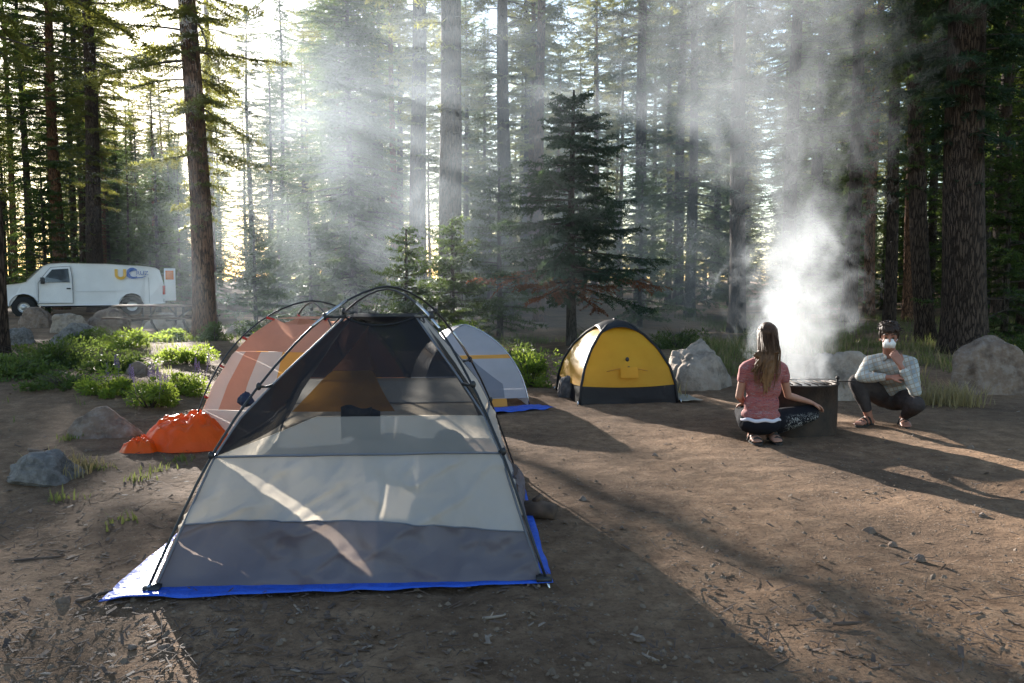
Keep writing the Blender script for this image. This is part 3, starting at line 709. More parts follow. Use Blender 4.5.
shrub(600, 352, (.9,.5,.5), 2600, 'dark shrub under the dark young fir', 83, 'leaf_dark', .05, .025, Y=17)
shrub(250, 352, (.8,.5,.45), 2600, 'hazy shrub in the smoke right of the red trunk', 84, 'leaf_dark', .05, .025, Y=19)
shrub(290, 352, (.7,.5,.5), 2400, 'hazy shrub behind the peach and white tent', 85, 'leaf', .05, .025, Y=16)
shrub(680, 352, (.8,.5,.5), 2400, 'hazy shrub behind the granite boulder', 86, 'leaf_dark', .05, .025, Y=15)
shrub(770, 352, (.9,.5,.45), 2400, 'dark shrub behind the smoke of the fire', 87, 'leaf_dark', .05, .025, Y=18)
shrub(1010, 352, (.7,.5,.45), 2000, 'dark shrub behind the brown boulder', 88, 'leaf_dark', .05, .025, Y=14)
shrub(190, 374, (.6,.45,.32), 3200, 'sunlit shrub at the foot of the bank between the lupines and the red trunk', 171, 'leaf', .04, .02)
shrub(120, 384, (.75,.45,.24), 3200, 'low spreading shrub just behind the lupines', 172, 'leaf_dark', .045, .022)
shrub(65, 402, (.5,.4,.22), 1900, 'low dim shrub left of the lupines', 173, 'leaf_dark', .04, .02)
# lupines
def lupine(px, py, label, seed, nf):
    p = at(px, py, z=0); rg = np.random.default_rng(seed); root = empty('lupine_plant', (p.x, p.y, Hf(p.x, p.y)))
    ext = (.42, .36, .30)
    link('foliage', np_mesh('foliage', *leaves(2600, seed, ext, .045, .016, up=.1, clump=12)), root, M['leaf'], smooth=False)
    stems(14, seed, ext).build('stem', M['limb'], root)
    for k in range(nf):
        a = rg.random()*6.28; q = rg.random()**.5; x, y = math.cos(a)*q*.36, math.sin(a)*q*.3; h = .30+.16*rg.random(); mb = MB()
        mb.tube([(x*.8, y*.8, .1), (x, y, h-.10)], .003, 5)
        for j in range(22):
            t = j/22; b = j*2.4; rr = .016*(1-t*.7); mb.ball((x+math.cos(b)*rr, y+math.sin(b)*rr, h-.12+t*.13), (.008*(1-t*.4), .008*(1-t*.4), .006), 5, 4)
        mb.build('flower_spike', M['lupine'], root)
    tag(root, label, 'plant', 'flowering lupines')
lupine(150, 412, 'lupine with several pale purple flower spikes behind the orange cloth', 91, 9)
lupine(118, 405, 'bright leafy lupine with few flowers behind the flat grey rock', 92, 4)
lupine(178, 400, 'sunlit lupine close to the peach and white tent', 93, 4)
# grass
def grass(name, n, seed, region, hh, mat, label):
    rg = np.random.default_rng(seed); P = region(rg, n); n = len(P)
    z = H(P[:,0], P[:,1]); h = hh[0]+(hh[1]-hh[0])*rg.random(n)**1.5; a = rg.random(n)*6.28; ln = h*(.25+.5*rg.random(n)); w_ = .0035+.004*rg.random(n)
    d = np.stack([np.cos(a), np.sin(a), 0*a], -1); s = np.stack([-np.sin(a), np.cos(a), 0*a], -1)*w_[:,None]; B = np.stack([P[:,0], P[:,1], z-.005], -1)
    m = B+d*(ln*.3)[:,None]; m[:,2] += h*.6; t = B+d*ln[:,None]; t[:,2] += h
    V = np.stack([B-s, B+s, m+s*.7, m-s*.7, t], 1).reshape(-1,3); i = np.arange(n)*5
    Fc = np.concatenate([np.stack([i,i+1,i+2],-1), np.stack([i,i+2,i+3],-1), np.stack([i+3,i+2,i+4],-1)])
    tag(link(name, np_mesh(name, V, Fc), None, M[mat], smooth=False), label, 'grass', kind='stuff')
def tufts(spots, spread, per):
    def f(rg, n):
        S = np.array(spots)[rg.integers(0, len(spots), n)]; return S+rg.normal(0, 1, (n,2))*spread
    return f
def patch(x0,x1,y0,y1,thr=-.1,fr=.5):
    def f(rg, n):
        P = np.stack([x0+(x1-x0)*rg.random(n), y0+(y1-y0)*rg.random(n)], -1); return P[fbm(P[:,0]*fr*2, P[:,1]*fr*2, 3, 3) > thr]
    return f
grass('grass', 17000, 1, patch(3.2,13,10.6,17,.0), (.06,.24), 'grassm', 'green grass growing between the boulders behind the man')
grass('dry_grass', 6000, 2, patch(3.2,13,10.0,16,.05), (.10,.38), 'grass_dry', 'dry yellow grass stems among the green grass behind the man')
grass('meadow_grass', 26000, 3, patch(6,26,16,30,-.1), (.08,.3), 'grassm', 'sunlit grass far behind the dark trunks on the right')
grass('bank_grass', 9000, 4, patch(-9,-2.8,7.5,17,.22,.9), (.04,.16), 'grassm', 'grass and weeds on the bank on the left')
grass('woodland_grass', 9000, 5, patch(-3,4.5,11.2,18,.05), (.05,.2), 'grassm', 'weeds growing under the young fir behind the tents')
tf = [at(120,522,z=0)[:2], at(100,470,z=0)[:2], at(160,470,z=0)[:2], at(70,440,z=0)[:2], at(60,500,z=0)[:2], at(180,460,z=0)[:2], at(140,480,z=0)[:2]]
grass('grass_tufts', 240, 6, tufts(tf, .05, 60), (.025,.08), 'grassm', 'sparse green grass tufts on the dirt left of the near tent')
tf2 = [at(62,478,z=0)[:2], at(78,470,z=0)[:2], at(50,466,z=0)[:2]]
grass('dry_grass_tufts', 500, 7, tufts(tf2, .08, 60), (.05,.15), 'grass_dry', 'wispy dry grass tufts beside the slanted slab')
tf3 = [at(u,397,z=0)[:2] for u in (655,662,640,830,835)]+[at(u,404,z=0)[:2] for u in (930,945,960,945)]
grass('boulder_grass', 1500, 8, tufts(tf3, .12, 60), (.08,.3), 'grass_dry', 'sunlit dry grass at the feet of the boulders')
# ------------------------------------------------------------------ tents
M['silver'] = fabric('silver_nylon', (.62,.59,.57), .48, .45, c2=(.54,.51,.49), wr=.9, wscale=3, tc=(.70,.62,.50))
M['slate'] = fabric('slate_nylon', (.165,.155,.18), .28, .4, c2=(.125,.115,.14), wr=.5, wscale=4, tc=(.30,.24,.20))
M['pale'] = fabric('pale_nylon', (.50,.49,.46), .45, .5, wr=.4, wscale=5)
M['net'] = fabric('black_netting', (.018,.017,.02), .1, .8, alpha=.26, wr=.2)
M['net_dense'] = fabric('dense_black_netting', (.016,.015,.018), .08, .8, alpha=.10, wr=.2)
M['net_open'] = fabric('grey_netting', (.42,.40,.37), .3, .8, alpha=.42, wr=.2)
M['black_cloth'] = fabric('black_nylon', (.014,.014,.017), .04, .5, wr=.3, wscale=6)
M['ochre'] = fabric('ochre_nylon', (.86,.46,.09), .6, .5, wr=.3, wscale=4)
M['brown_cloth'] = fabric('brown_nylon', (.58,.28,.15), .55, .5, wr=.3, wscale=4)
M['peach'] = fabric('peach_nylon', (.60,.33,.24), .5, .5, wr=.4, wscale=4)
M['white_cloth'] = fabric('white_nylon', (.70,.66,.62), .5, .5, wr=.4, wscale=4)
M['orange_panel'] = fabric('orange_nylon', (.80,.42,.10), .5, .5, wr=.3, wscale=4)
M['grey_fly'] = fabric('grey_fly_nylon', (.48,.49,.53), .45, .45, wr=.4, wscale=4)
M['grey_dark'] = fabric('dark_grey_nylon', (.24,.25,.29), .35, .5, wr=.4, wscale=4)
M['yellow'] = fabric('yellow_nylon', (.88,.47,.04), .46, .5, c2=(.80,.40,.03), wr=.35, wscale=3.5)
M['orange_cloth'] = fabric('orange_sheet', (.86,.14,.012), .38, .35, c2=(.72,.10,.01), wr=.7, wscale=7, tc=(1.0,.22,.02))
M['tarp'] = fabric('blue_tarp', (.03,.12,.62), .1, .45, c2=(.02,.09,.5), wr=.8, wscale=16, spec=.4)
M['beige_cloth'] = fabric('beige_sheet', (.42,.38,.30), .2, .7, wr=.4)
M['pole'] = simple('aluminium_pole', (.03,.032,.036), (.02,.021,.024), 10, .35, 0, metal=.4)
M['pole_bright'] = simple('bare_aluminium', (.55,.56,.58), (.45,.46,.48), 10, .25, 0, metal=1)
M['plastic'] = simple('black_plastic', (.02,.02,.022), (.012,.012,.014), 20, .45, .1)
M['red_plastic'] = simple('red_plastic', (.55,.03,.02), (.4,.02,.015), 20, .4, .05)
M['blue_bag'] = fabric('navy_cloth', (.025,.03,.06), .03, .6)

class Tent:
    """pole tent: corner curves (z, ratio) above a rectangle"""
    def __init__(s, c, a, b, rz, prof, fab, seed=0, base=0):
        s.c = c; s.a = a; s.b = b; s.rz = rz; s.prof = prof; s.fab = fab; s.seed = seed
        s.lean = 0.0; s.corn = [(-1,-1), (1,-1), (1,1), (-1,1)]
    def r(s, z, p=None): p = p or s.prof; return np.interp(z, [q[0] for q in p], [q[1] for q in p])
    def pt(s, ci, z, p=None):
        k = s.r(z, p); cx, cyy = s.corn[ci]
        return np.stack([cx*s.a*k+s.lean*np.asarray(z, float)**2, cyy*s.b*k, np.asarray(z, float)+0*k], -1)
    def panel(s, side, zlo, zhi, u0=0, u1=1, nu=28, nv=16, sag=.05, wr=.012, off=0.0, mid=None):
        """zlo/zhi: numbers or functions of u"""
        u = np.linspace(u0, u1, nu); v = np.linspace(0, 1, nv); U, Vv = np.meshgrid(u, v)
        lo = zlo(U) if callable(zlo) else zlo; hi = zhi(U) if callable(zhi) else zhi
        Z = lo+(hi-lo)*Vv
        A = s.pt(side, Z, s.fab); B = s.pt((side+1) % 4, Z, s.fab); P = A*(1-U[..., None])+B*U[..., None]
        nrm = np.array([(0,-1,0), (1,0,0), (0,1,0), (-1,0,0)][side], float)
        zt = s.fab[-1][0]
        d = -sag*4*U*(1-U)*np.sin(np.pi*np.clip(Z/zt, 0, 1))-off
        d = d+wr*fbm(U*3.2+s.seed+side*5, Z*3.0+U*2.5, s.seed, 4)*np.sin(np.pi*np.clip(U, .02, .98))**.4*sst(0, .06, Z)
        if wr > .03:     # creases pulled from the corners and along the seams
            q = U*3.3+.9*Z; rg_ = 1-np.abs(fbm(q*1.3+s.seed, (Z-U*.9)*6.5, side+3.1, 3))*3.2; rg2 = 1-np.abs(fbm(U*9+s.seed, Z*3.2+U*2, side+7.7, 2))*3.5
            d = d+(.020*np.clip(rg_, 0, 1)**2+.010*np.clip(rg2, 0, 1)**2)*sst(0, .05, Z)*np.clip((.56-Z)/.06, 0, 1)
        return P+d[..., None]*nrm
    def pole(s, a, b, n=30, out=.03):
        """arc from corner a over the top to the opposite corner b"""
        zt = s.prof[-1][0]; zz = zt*np.sin(np.linspace(0, math.pi/2, n//2)); A = s.pt(a, zz); B = s.pt(b, zz)[::-1]
        P = np.concatenate([A, B[1:]]); P = P.copy(); 
        for _ in range(2): P[1:-1] = (P[:-2]+2*P[1:-1]+P[2:])/4
        return P

prof1 = [(0,1.0), (.25,.90), (.555,.775), (.8,.635), (1.0,.49), (1.15,.36), (1.25,.25), (1.32,.12), (1.345,0)]
fab1 = [(0,.975), (.25,.875), (.555,.755), (.72,.66), (.9,.50), (1.05,.35), (1.19,.215)]
nl = at(147, 597, z=0); nr_ = at(548, 587, z=0)
ang = math.atan2(nr_.y-nl.y, nr_.x-nl.x); half = (nr_-nl).length/2; dep = 1.08
cx_, cy_ = (nl.x+nr_.x)/2-math.sin(ang)*dep, (nl.y+nr_.y)/2+math.cos(ang)*dep
t1 = Tent((cx_, cy_), half, dep, ang, prof1, fab1, 3)
t1.lean = .045
root = empty('dome_tent', (cx_, cy_, .012), ang)
tag(root, 'large near tent of silver nylon and black netting standing on a blue tarp', 'tent')
names = ['front', 'right', 'rear', 'left']
def panel_obj(t, root, name, mat, *a, **k):
    o = MB().grid(t.panel(*a, **k)).build(name, mat, root); return o
for s_ in range(4):
    seam = lambda U: .25+.035*np.sin(U*3.1+.6)-.02*U
    panel_obj(t1, root, 'tub_floor_wall', M['slate'], s_, 0.0, seam, sag=.01, wr=.09, nu=90, nv=24)
    panel_obj(t1, root, 'nylon_wall', M['silver'], s_, seam, .555, sag=.03, wr=.05, nu=90, nv=40)
    # seam binding
    P = t1.panel(s_, .555, .556, nv=2, sag=.02, wr=.035, off=-.004, nu=50)[0]; MB().tube(P, .006, 5).build('seam_tape', M['grey_dark'], root)
    P = t1.panel(s_, seam, lambda U: seam(U)+.001, nv=2, sag=.02, wr=.035, off=-.003, nu=50)[0]; MB().tube(P, .004, 5).build('seam_tape', M['grey_dark'], root)
# front: pale strip (cut on the slant at its left), netting above
cut = lambda U: .555+.165*np.clip(U/.30, 0, 1)
panel_obj(t1, root, 'window_strip', M['net_open'], 0, .557, cut, sag=.02, wr=.015, nu=50)
panel_obj(t1, root, 'net_panel', M['net'], 0, cut, lambda U: 1.19-.045*np.sin(np.pi*U), sag=.05, wr=.012, nu=50)
panel_obj(t1, root, 'net_panel', M['net_dense'], 3, .557, lambda U: 1.19-.04*np.sin(np.pi*U), sag=.12, wr=.01)
# right wall: pale door panel with a black opening
panel_obj(t1, root, 'door_panel', M['white_cloth'], 1, .557, lambda U: 1.19-.03*np.sin(np.pi*U), u0=0, u1=1, sag=.06, wr=.012)
panel_obj(t1, root, 'door_window', M['black_cloth'], 1, lambda U: .62+0*U, lambda U: 1.13-.35*np.abs(U-.35), u0=.08, u1=.62, sag=.06, wr=.0, off=-.02)
# rear wall: pale below; added ochre triangle stands for the second tent seen through
panel_obj(t1, root, 'nylon_wall', M['pale'], 2, .557, .74, sag=.02, wr=.01)
tri = lambda U: 1.12-2.5*np.abs(U-.72)
panel_obj(t1, root, 'second_tent_patch', M['ochre'], 2, .50, lambda U: np.minimum(np.maximum(tri(U), .5001), .80), u0=.47, u1=.97, sag=.02, wr=.012, off=.03)
panel_obj(t1, root, 'second_tent_patch', M['brown_cloth'], 2, .802, lambda U: np.maximum(tri(U), .8021), u0=.593, u1=.847, sag=.02, wr=.012, off=.03)
panel_obj(t1, root, 'net_panel', M['net_dense'], 2, .742, 1.17, sag=.02, wr=.0, off=-.03)
# roof net
k = float(t1.r(1.19, fab1)); g_ = np.linspace(-1, 1, 12); GX, GY = np.meshgrid(g_*half*k, g_*dep*k)
MB().grid(np.stack([GX+.045*1.19**2, GY, 1.19-.045*np.cos(GX/(half*k)*1.5)*np.cos(GY/(dep*k)*1.5)], -1)).build('roof_net', M['net_dense'], root)
# floor
MB().grid(np.stack(np.meshgrid(g_*half*.97, g_*dep*.97)+[np.full((12,12), .012)], -1)).build('tent_floor', M['slate'], root)
for a, b in ((0, 2), (1, 3)):
    P = t1.pole(a, b); P[:,2] += .0 if a else .014
    pl = MB().tube(P, .0065, 8).build('tent_pole', M['pole'], root)
    for i in (9, 20): MB().tube(P[i:i+3], .0085, 8).build('ferrule', M['pole_bright'], pl)
    for e, q in ((P[0], P[1]), (P[-1], P[-2])):
        dd = (e-q)/np.linalg.norm(e-q); MB().tube([e-dd*.03, e+dd*.045], [.009, .005], 8).build('pole_tip', M['pole_bright'], pl)
# clips and corner straps
for ci in range(4):
    for z in (.56, .86, 1.19):
        a = t1.pt(ci, z)+np.array([0,0,.005]); b = t1.pt(ci, z, fab1)
        mb = MB().tube([a, (a+b)/2+np.array([0,0,-.004]), b], [.009, .006, .011], 6); mb.ball(a, (.014, .014, .02), 8, 6); mb.build('pole_clip', M['plastic'], root)
    a = t1.pt(ci, 0.01); b = t1.pt(ci, .03, fab1); mb = MB().tube([a+np.array([0,0,.01]), b], .011, 6); mb.box(a*.985+np.array([0,0,.01]), (.07,.05,.025)); mb.build('corner_strap', M['plastic'], root)
top_fab = [t1.pt(i, 1.19, fab1) for i in range(4)]
# hanging hem lines along the edges of the net
for s_ in range(4):
    P = t1.panel(s_, lambda U: 1.19-.045*np.sin(np.pi*U), lambda U: 1.191-.045*np.sin(np.pi*U), nv=2, sag=0, wr=0)[0]; MB().tube(P, .006, 5).build('seam_tape', M['black_cloth'], root)
for ci in range(4):
    zz = np.linspace(.0, 1.19, 24); P = t1.pt(ci, zz, fab1)*np.array([1.003,1.003,1]); MB().tube(P, .006, 5).build('seam_tape', M['grey_dark' if ci == 0 else 'pale'] if False else M['grey_dark'], root)
# the pocket hanging inside and the gear lying inside (things of their own)
def loc1(x, y, z): return Vector((cx_+math.cos(ang)*x-math.sin(ang)*y, cy_+math.sin(ang)*x+math.cos(ang)*y, z+.012))
mb = MB(); mb.grid([[(-.08+.16*i/6, .012*math.sin(i*1.3), .17*j/5+.01*math.sin(i)) for i in range(7)] for j in range(6)]); mb.grid([[(.07+.05*i/3, .02*i, .165*j/5-.01*i) for i in range(4)] for j in range(6)])
o = mb.build('mesh_pocket', M['black_cloth'], root, solid=.004); o.location = (-.05, -.42, .555)
def lump(name, loc, d, seed, mat, label, cat, rough=.35, group=None, vox=None):
    me = rock_mesh(seed, d, 4, rough, 3, .5); o = link(name, me, None, M[mat]); o.location = loc; return tag(o, label, cat, group)
lump('sleeping_bag', loc1(.1, .3, .16), (.95, .5, .26), 71, 'slate', 'dark sleeping bag bunched up inside the near tent, dimly seen through its net', 'sleeping bag', .5)
lump('stuff_sack', loc1(.42, -.30, .46), (.20, .14, .10), 72, 'blue_bag', 'small dark sack behind the pale strip of the near tent, right corner', 'sack', .4)
me_o = bpy.data.objects['stuff_sack']; me_o.location.z = .50
lump('backpack', loc1(.42, -.25, .24), (.34, .26, .26), 74, 'blue_bag', 'dark backpack inside the near tent under the small dark sack', 'backpack', .4)
# tarps
def tarp(pts, label, seed, amp=.010, mat='tarp', name='tarp', n=60):
    a, b, c, d = [np.array(p[:3] if len(p) > 2 else (p[0], p[1], 0), float) for p in pts]
    u = np.linspace(0, 1, n); U, V = np.meshgrid(u, u); U = U[..., None]; V = V[..., None]
    P = (a*(1-U)+b*U)*(1-V)+(d*(1-U)+c*U)*V
    e = np.minimum(np.minimum(U, 1-U), np.minimum(V, 1-V))[..., 0]
    P[..., 0] += .012*fbm(P[...,0]*3+seed, P[...,1]*3, 1, 3)*(e < .02); P[..., 1] += .02*fbm(P[...,0]*3, P[...,1]*3+seed, 2, 3)*(e < .02)
    P[..., 2] = H(P[...,0], P[...,1])+.014+amp*(.5+.5*fbm(P[...,0]*5, P[...,1]*5, seed, 4))*(1+1.5*(e < .03)*vnoise(P[...,0]*9, P[...,1]*9, seed))
    o = MB().grid(P).build(name, M[mat], None, solid=.0015); return tag(o, label, 'tarp' if name == 'tarp' else 'cloth')
A_ = at(97, 607, z=0); B_ = at(553, 588, z=0); C_ = loc1(half*1.03, dep*1.03, 0); D_ = loc1(-half*1.16, dep*1.02, 0)
tarp([A_, B_, C_, D_], 'blue tarp spread under the near tent, silvery where the sun catches its left corner', 4)

# --- second tent: peach, white and orange, left behind the near one
prof2 = [(0,1.0), (.25,.93), (.5,.84), (.75,.70), (.95,.53), (1.1,.34), (1.18,.16), (1.21,0)]
fab2 = [(0,.97), (.25,.90), (.5,.80), (.75,.655), (.92,.50), (1.06,.30)]
c2 = at(328, 420, z=0); t2 = Tent((c2.x, 7.35), .80, .75, R(-14), prof2, fab2, 9)
r2 = empty('dome_tent', (c2.x, 7.35, Hf(c2.x, 7.35)), R(-14)); tag(r2, 'peach, white and orange tent half hidden behind the left side of the near tent', 'tent')
for s_ in range(4):
    panel_obj(t2, r2, 'lower_wall', M['white_cloth'], s_, 0, .28, sag=.02, wr=.02)
    panel_obj(t2, r2, 'upper_wall', M['peach'], s_, .78, lambda U: 1.06-.05*np.sin(np.pi*U), sag=.05, wr=.015)
    for i, (u0, u1, mt) in enumerate([(0,.10,'white_cloth'), (.10,.24,'peach'), (.24,.44,'white_cloth'), (.44,.66,'orange_panel'), (.66,.84,'peach'), (.84,1,'brown_cloth')]):
        panel_obj(t2, r2, 'wall_panel', M[mt], s_, .282, .778, u0=u0, u1=u1, sag=.05, wr=.015, nu=10)
k = float(t2.r(1.06, fab2)); GX, GY = np.meshgrid(g_*.80*k, g_*.75*k); MB().grid(np.stack([GX, GY, 1.06+0*GX], -1)).build('roof_panel', M['peach'], r2)
for a, b in ((0, 2), (1, 3)):
    P = t2.pole(a, b); P[:,2] += .0 if a else .012; MB().tube(P, .0075, 8).build('tent_pole', M['pole'], r2)
for ci in range(4):
    for z in (.4, .66, .9, 1.07):
        a = t2.pt(ci, z); b = t2.pt(ci, z-.02, fab2); MB().tube([a, b], [.013, .01], 6).build('pole_clip', M['red_plastic'], r2)
lump('stuff_sack', at(246, 402, Y=6.45), (.13, .12, .07), 75, 'blue_bag', 'small navy sack hanging at the front corner of the peach and white tent', 'sack', .4)

# --- orange sheet lying in a heap
def heap(px, py, d, seed, label, name):
    p = at(px, py, z=0); n = 90; a = np.linspace(0, 2*math.pi, n, endpoint=False); r = np.linspace(0, 1, 46); A, Rr = np.meshgrid(a, r)
    x = np.cos(A)*Rr; y = np.sin(A)*Rr; out = 1+.22*fbm(np.cos(A)*1.3+seed, np.sin(A)*1.3, 2, 3); x *= out; y *= out
    wx = x+.25*fbm(x*1.5, y*1.5, seed, 2); wy = y+.25*fbm(x*1.5, y*1.5, seed+4, 2)
    rid = np.clip(1-np.abs(fbm(wx*2.3+seed, wy*1.1, 5, 2))*4.5, 0, 1)**1.5; rid2 = np.clip(1-np.abs(fbm(wx*1.4, wy*3.4+seed, 9, 2))*4.5, 0, 1)**1.5
    z = (1-Rr**3.2)*(.72+.35*fbm(x*1.1+seed, y*1.1, 2, 2)+.10*rid+.09*rid2)+.10*(1-Rr**2)*np.clip(1-np.abs(fbm(wx*3.6+2, wy*3.1+seed, 3, 2))*3, 0, 1)**1.3
    z = z+.22*Rr*(1-Rr)*np.clip(1-np.abs(np.sin(A*3.5+seed+1.3*fbm(np.cos(A)*2, np.sin(A)*2, seed)+Rr*1.5))*1.4, 0, 1)*4*.5-.10*Rr*(1-Rr)*4*np.abs(np.sin(A*2.3+seed))
    P = np.stack([x*d[0]/2, y*d[1]/2, np.maximum(z, 0)*d[2]], -1)
    o = MB().grid(P, 0, True).build(name, M['orange_cloth'], None); md = o.modifiers.new('s', 'SMOOTH'); md.iterations = 3; md.factor = .5; bake(o); o.location = (p.x, p.y, Hf(p.x, p.y)-.004); return tag(o, label, 'cloth', 'orange cloths on the ground')
heap(189, 444, (.78, .62, .31), 3, 'big crumpled heap of bright orange sheet beside the peach and white tent', 'orange_sheet')
heap(141, 450, (.34, .30, .17), 12, 'small crumpled bundle of orange cloth just left of the big heap', 'orange_bundle')

# --- grey tent behind the right wall of the near tent
prof3 = [(0,1.0), (.2,.95), (.4,.85), (.6,.66), (.75,.42), (.84,.18), (.87,0)]
c3 = at(462, 404, z=0); t3 = Tent((c3.x, 9.2), .60, .8, R(12), prof3, prof3, 12)
r3 = empty('dome_tent', (c3.x, 9.45, Hf(c3.x, 9.4)), R(12)); tag(r3, 'pale grey tent with orange trim, partly behind the right wall of the near tent', 'tent')
for s_ in range(4):
    panel_obj(t3, r3, 'hem_band', M['orange_panel' if s_ in (0, 3) else 'grey_fly'], s_, 0.0, .09, u0=0, u1=.8 if s_ == 0 else 1, sag=.0, wr=.01)
    panel_obj(t3, r3, 'fly_panel', M['grey_fly'], s_, .09, .52, sag=-.02, wr=.015)
    panel_obj(t3, r3, 'fly_panel', M['grey_fly'], s_, .56, .868, sag=.0, wr=.008)
    panel_obj(t3, r3, 'trim_band', M['orange_panel'], s_, .52, .56, sag=-.02, wr=.015)
panel_obj(t3, r3, 'door_panel', M['grey_dark'], 0, .10, lambda U: .55-.9*np.abs(U-.45), u0=.12, u1=.78, sag=-.02, wr=.01, off=-.012)
for a, b in ((0, 2), (1, 3)): 
    P = t3.pole(a, b); P *= np.array([1.01,1.01,1.0]); P[:,2] += .008; MB().tube(P, .007, 6).build('tent_pole', M['pole_bright'], r3)
a = at(478, 417, z=0); b = at(556, 410, z=0); tarp([a, b, (b.x-.25, b.y+.25), (a.x-.1, a.y+.35)], 'blue tarp edge showing under the pale grey tent', 8, .03, n=30)

# --- yellow tent
prof4 = [(0,1.0), (.2,.97), (.4,.88), (.6,.70), (.75,.48), (.86,.24), (.91,0)]
c4 = at(622, 404, z=0); Y4 = c4.y+.62
t4 = Tent((c4.x, Y4), .57, .60, R(9), prof4, prof4, 21)
r4 = empty('dome_tent', (c4.x-.01, Y4, Hf(c4.x, Y4)), R(9)); tag(r4, 'yellow dome tent with black base and black pole sleeves beside the granite boulder', 'tent')
for s_ in range(4):
    up = 'yellow' if s_ in (0, 3) else 'black_cloth'
    panel_obj(t4, r4, 'base_panel', M['black_cloth'], s_, 0.0, lambda U: .21-.02*np.sin(np.pi*U), sag=-.0, wr=.012)
    panel_obj(t4, r4, 'fly_panel', M[up], s_, lambda U: .21-.02*np.sin(np.pi*U), .908, sag=-.03, wr=.012, nu=40, nv=26)
for ci in range(4):
    zz = .91*np.sin(np.linspace(0, math.pi/2, 22)); P = t4.pt(ci, zz)*1.008+np.array([0,0,.006]); rr = [.016]*21+[.03] if ci in (0, 1) else [.02]*22
    MB().tube(P, rr, 8).build('pole_sleeve', M['black_cloth'], r4)
    a = t4.pt(ci, .0)*1.05; MB().tube([a+np.array([0,0,.05]), a*1.02-np.array([0,0,.01])], [.008, .005], 6).build('tent_peg', M['pole_bright'], r4)
# small vent and guy loop on the front, awning over the top
q = t4.panel(0, .30, .42, u0=.40, u1=.60, nu=8, nv=5, sag=-.03, wr=0, off=-.03)
q[..., 1] -= .02*np.sin(np.linspace(0, math.pi, 8))[None, :]
MB().grid(q).build('vent_hood', M['yellow'], r4)
for z in (.40, .50):
    a = t4.panel(0, z, z+.01, u0=.48, u1=.52, nu=3, nv=2, sag=-.03, wr=0, off=-.012)[0][1]; mb = MB().ball(a, (.022,.010,.028), 10, 6); mb.build('guy_loop', M['plastic'], r4)
P = t4.panel(0, .37, .385, u0=.25, u1=.72, nu=10, nv=2, sag=-.03, wr=0, off=-.01)[0]; P[:,2] += .04*np.sin(np.linspace(0, math.pi, 10)); MB().tube(P, .004, 5).build('seam_cord', M['orange_panel'], r4)
k = .30; mb = MB(); gx = np.linspace(-1, 1, 16); GX, GY = np.meshgrid(gx, gx); mb.grid(np.stack([GX*.24, GY*.24, .935-.13*(GX**2+GY**2)*.6], -1)); mb.build('roof_cap', M['black_cloth'], r4, solid=.006)
a = at(668, 402, z=0); b = at(703, 401, z=0); tarp([a, b, (b.x-.25, b.y+.55), (a.x-.05, a.y+.6)], 'pale beige groundsheet between the yellow tent and the granite boulder', 15, .02, 'beige_cloth', 'ground_cloth', 24)
M['gear'] = simple('gear_cloth', (.16,.14,.13), (.03,.03,.035), 14, .8, .4, .01)
p = at(567, 398, z=0); lump('duffel_bag', (p.x, p.y+.1, Hf(p.x, p.y)), (.28, .26, .30), 81, 'gear', 'dark duffel bag leaning at the left side of the yellow tent', 'bag', .5)
p = at(576, 392, z=0); lump('backpack', (p.x, p.y+.1, Hf(p.x, p.y)), (.22, .22, .40), 82, 'gear', 'speckled dark backpack standing between the duffel bag and the yellow tent', 'backpack', .5)

# ------------------------------------------------------------------ fire ring
M['steel'] = simple('sooty_steel', (.055,.036,.026), (.018,.014,.012), 9, .65, .5, .01, metal=.35)
M['ash'] = simple('ash', (.30,.29,.28), (.08,.075,.07), 14, .95, .6, .02)
fx, fy = at(808, 437, z=0)[:2]; fy += .34; fz = Hf(fx, fy); rr_ = .365; fh = .45
root = empty('fire_ring', (fx, fy, fz)); tag(root, 'rusty steel fire ring full of smoking coals', 'fire ring')
mb = MB(); n = 48
prof = [(rr_-.0, -.03), (rr_+.004, fh*.5), (rr_, fh-.01), (rr_+.014, fh), (rr_+.014, fh+.012), (rr_-.012, fh+.012), (rr_-.012, 0.0)]
mb.grid([[(p_[0]*math.cos(2*math.pi*i/n), p_[0]*math.sin(2*math.pi*i/n), p_[1]) for i in range(n)] for p_ in prof], 0, True); mb.build('ring_wall', M['steel'], root)
g2 = np.linspace(0, rr_-.014, 10); aa = np.linspace(0, 2*math.pi, 32, endpoint=False); AA, GG = np.meshgrid(aa, g2)
xx, yy = np.cos(AA)*GG, np.sin(AA)*GG; MB().grid(np.stack([xx, yy, .22+.05*fbm(xx*9, yy*9, 2)], -1), 0, True).build('ash_bed', M['ash'], root)
mb = MB()
for i in range(9):
    x = -rr_*.8+i*rr_*.2; y = math.sqrt(max(0, rr_**2*.97-x*x)); mb.tube([(x, -y, fh+.02), (x, y*.35, fh+.02)], .006, 6)
mb.tube([(-rr_*.9, -.0, fh+.028), (rr_*.9, -.0, fh+.028)], .008, 6)
mb.build('cooking_grate', M['steel'], root)
mb = MB().tube([(rr_*.83, -.18, fh-.05), (rr_*.85, -.19, fh+.06)], .012, 8); mb.ball((rr_*.85, -.19, fh+.065), .018); mb.tube([(rr_*.85, -.19, fh+.03), (rr_*1.25, -.21, fh+.035)], .006, 6); mb.build('grate_handle', M['steel'], root)
M['char'] = simple('charred_wood', (.05,.04,.035), (.012,.01,.01), 18, .9, .6, .01)
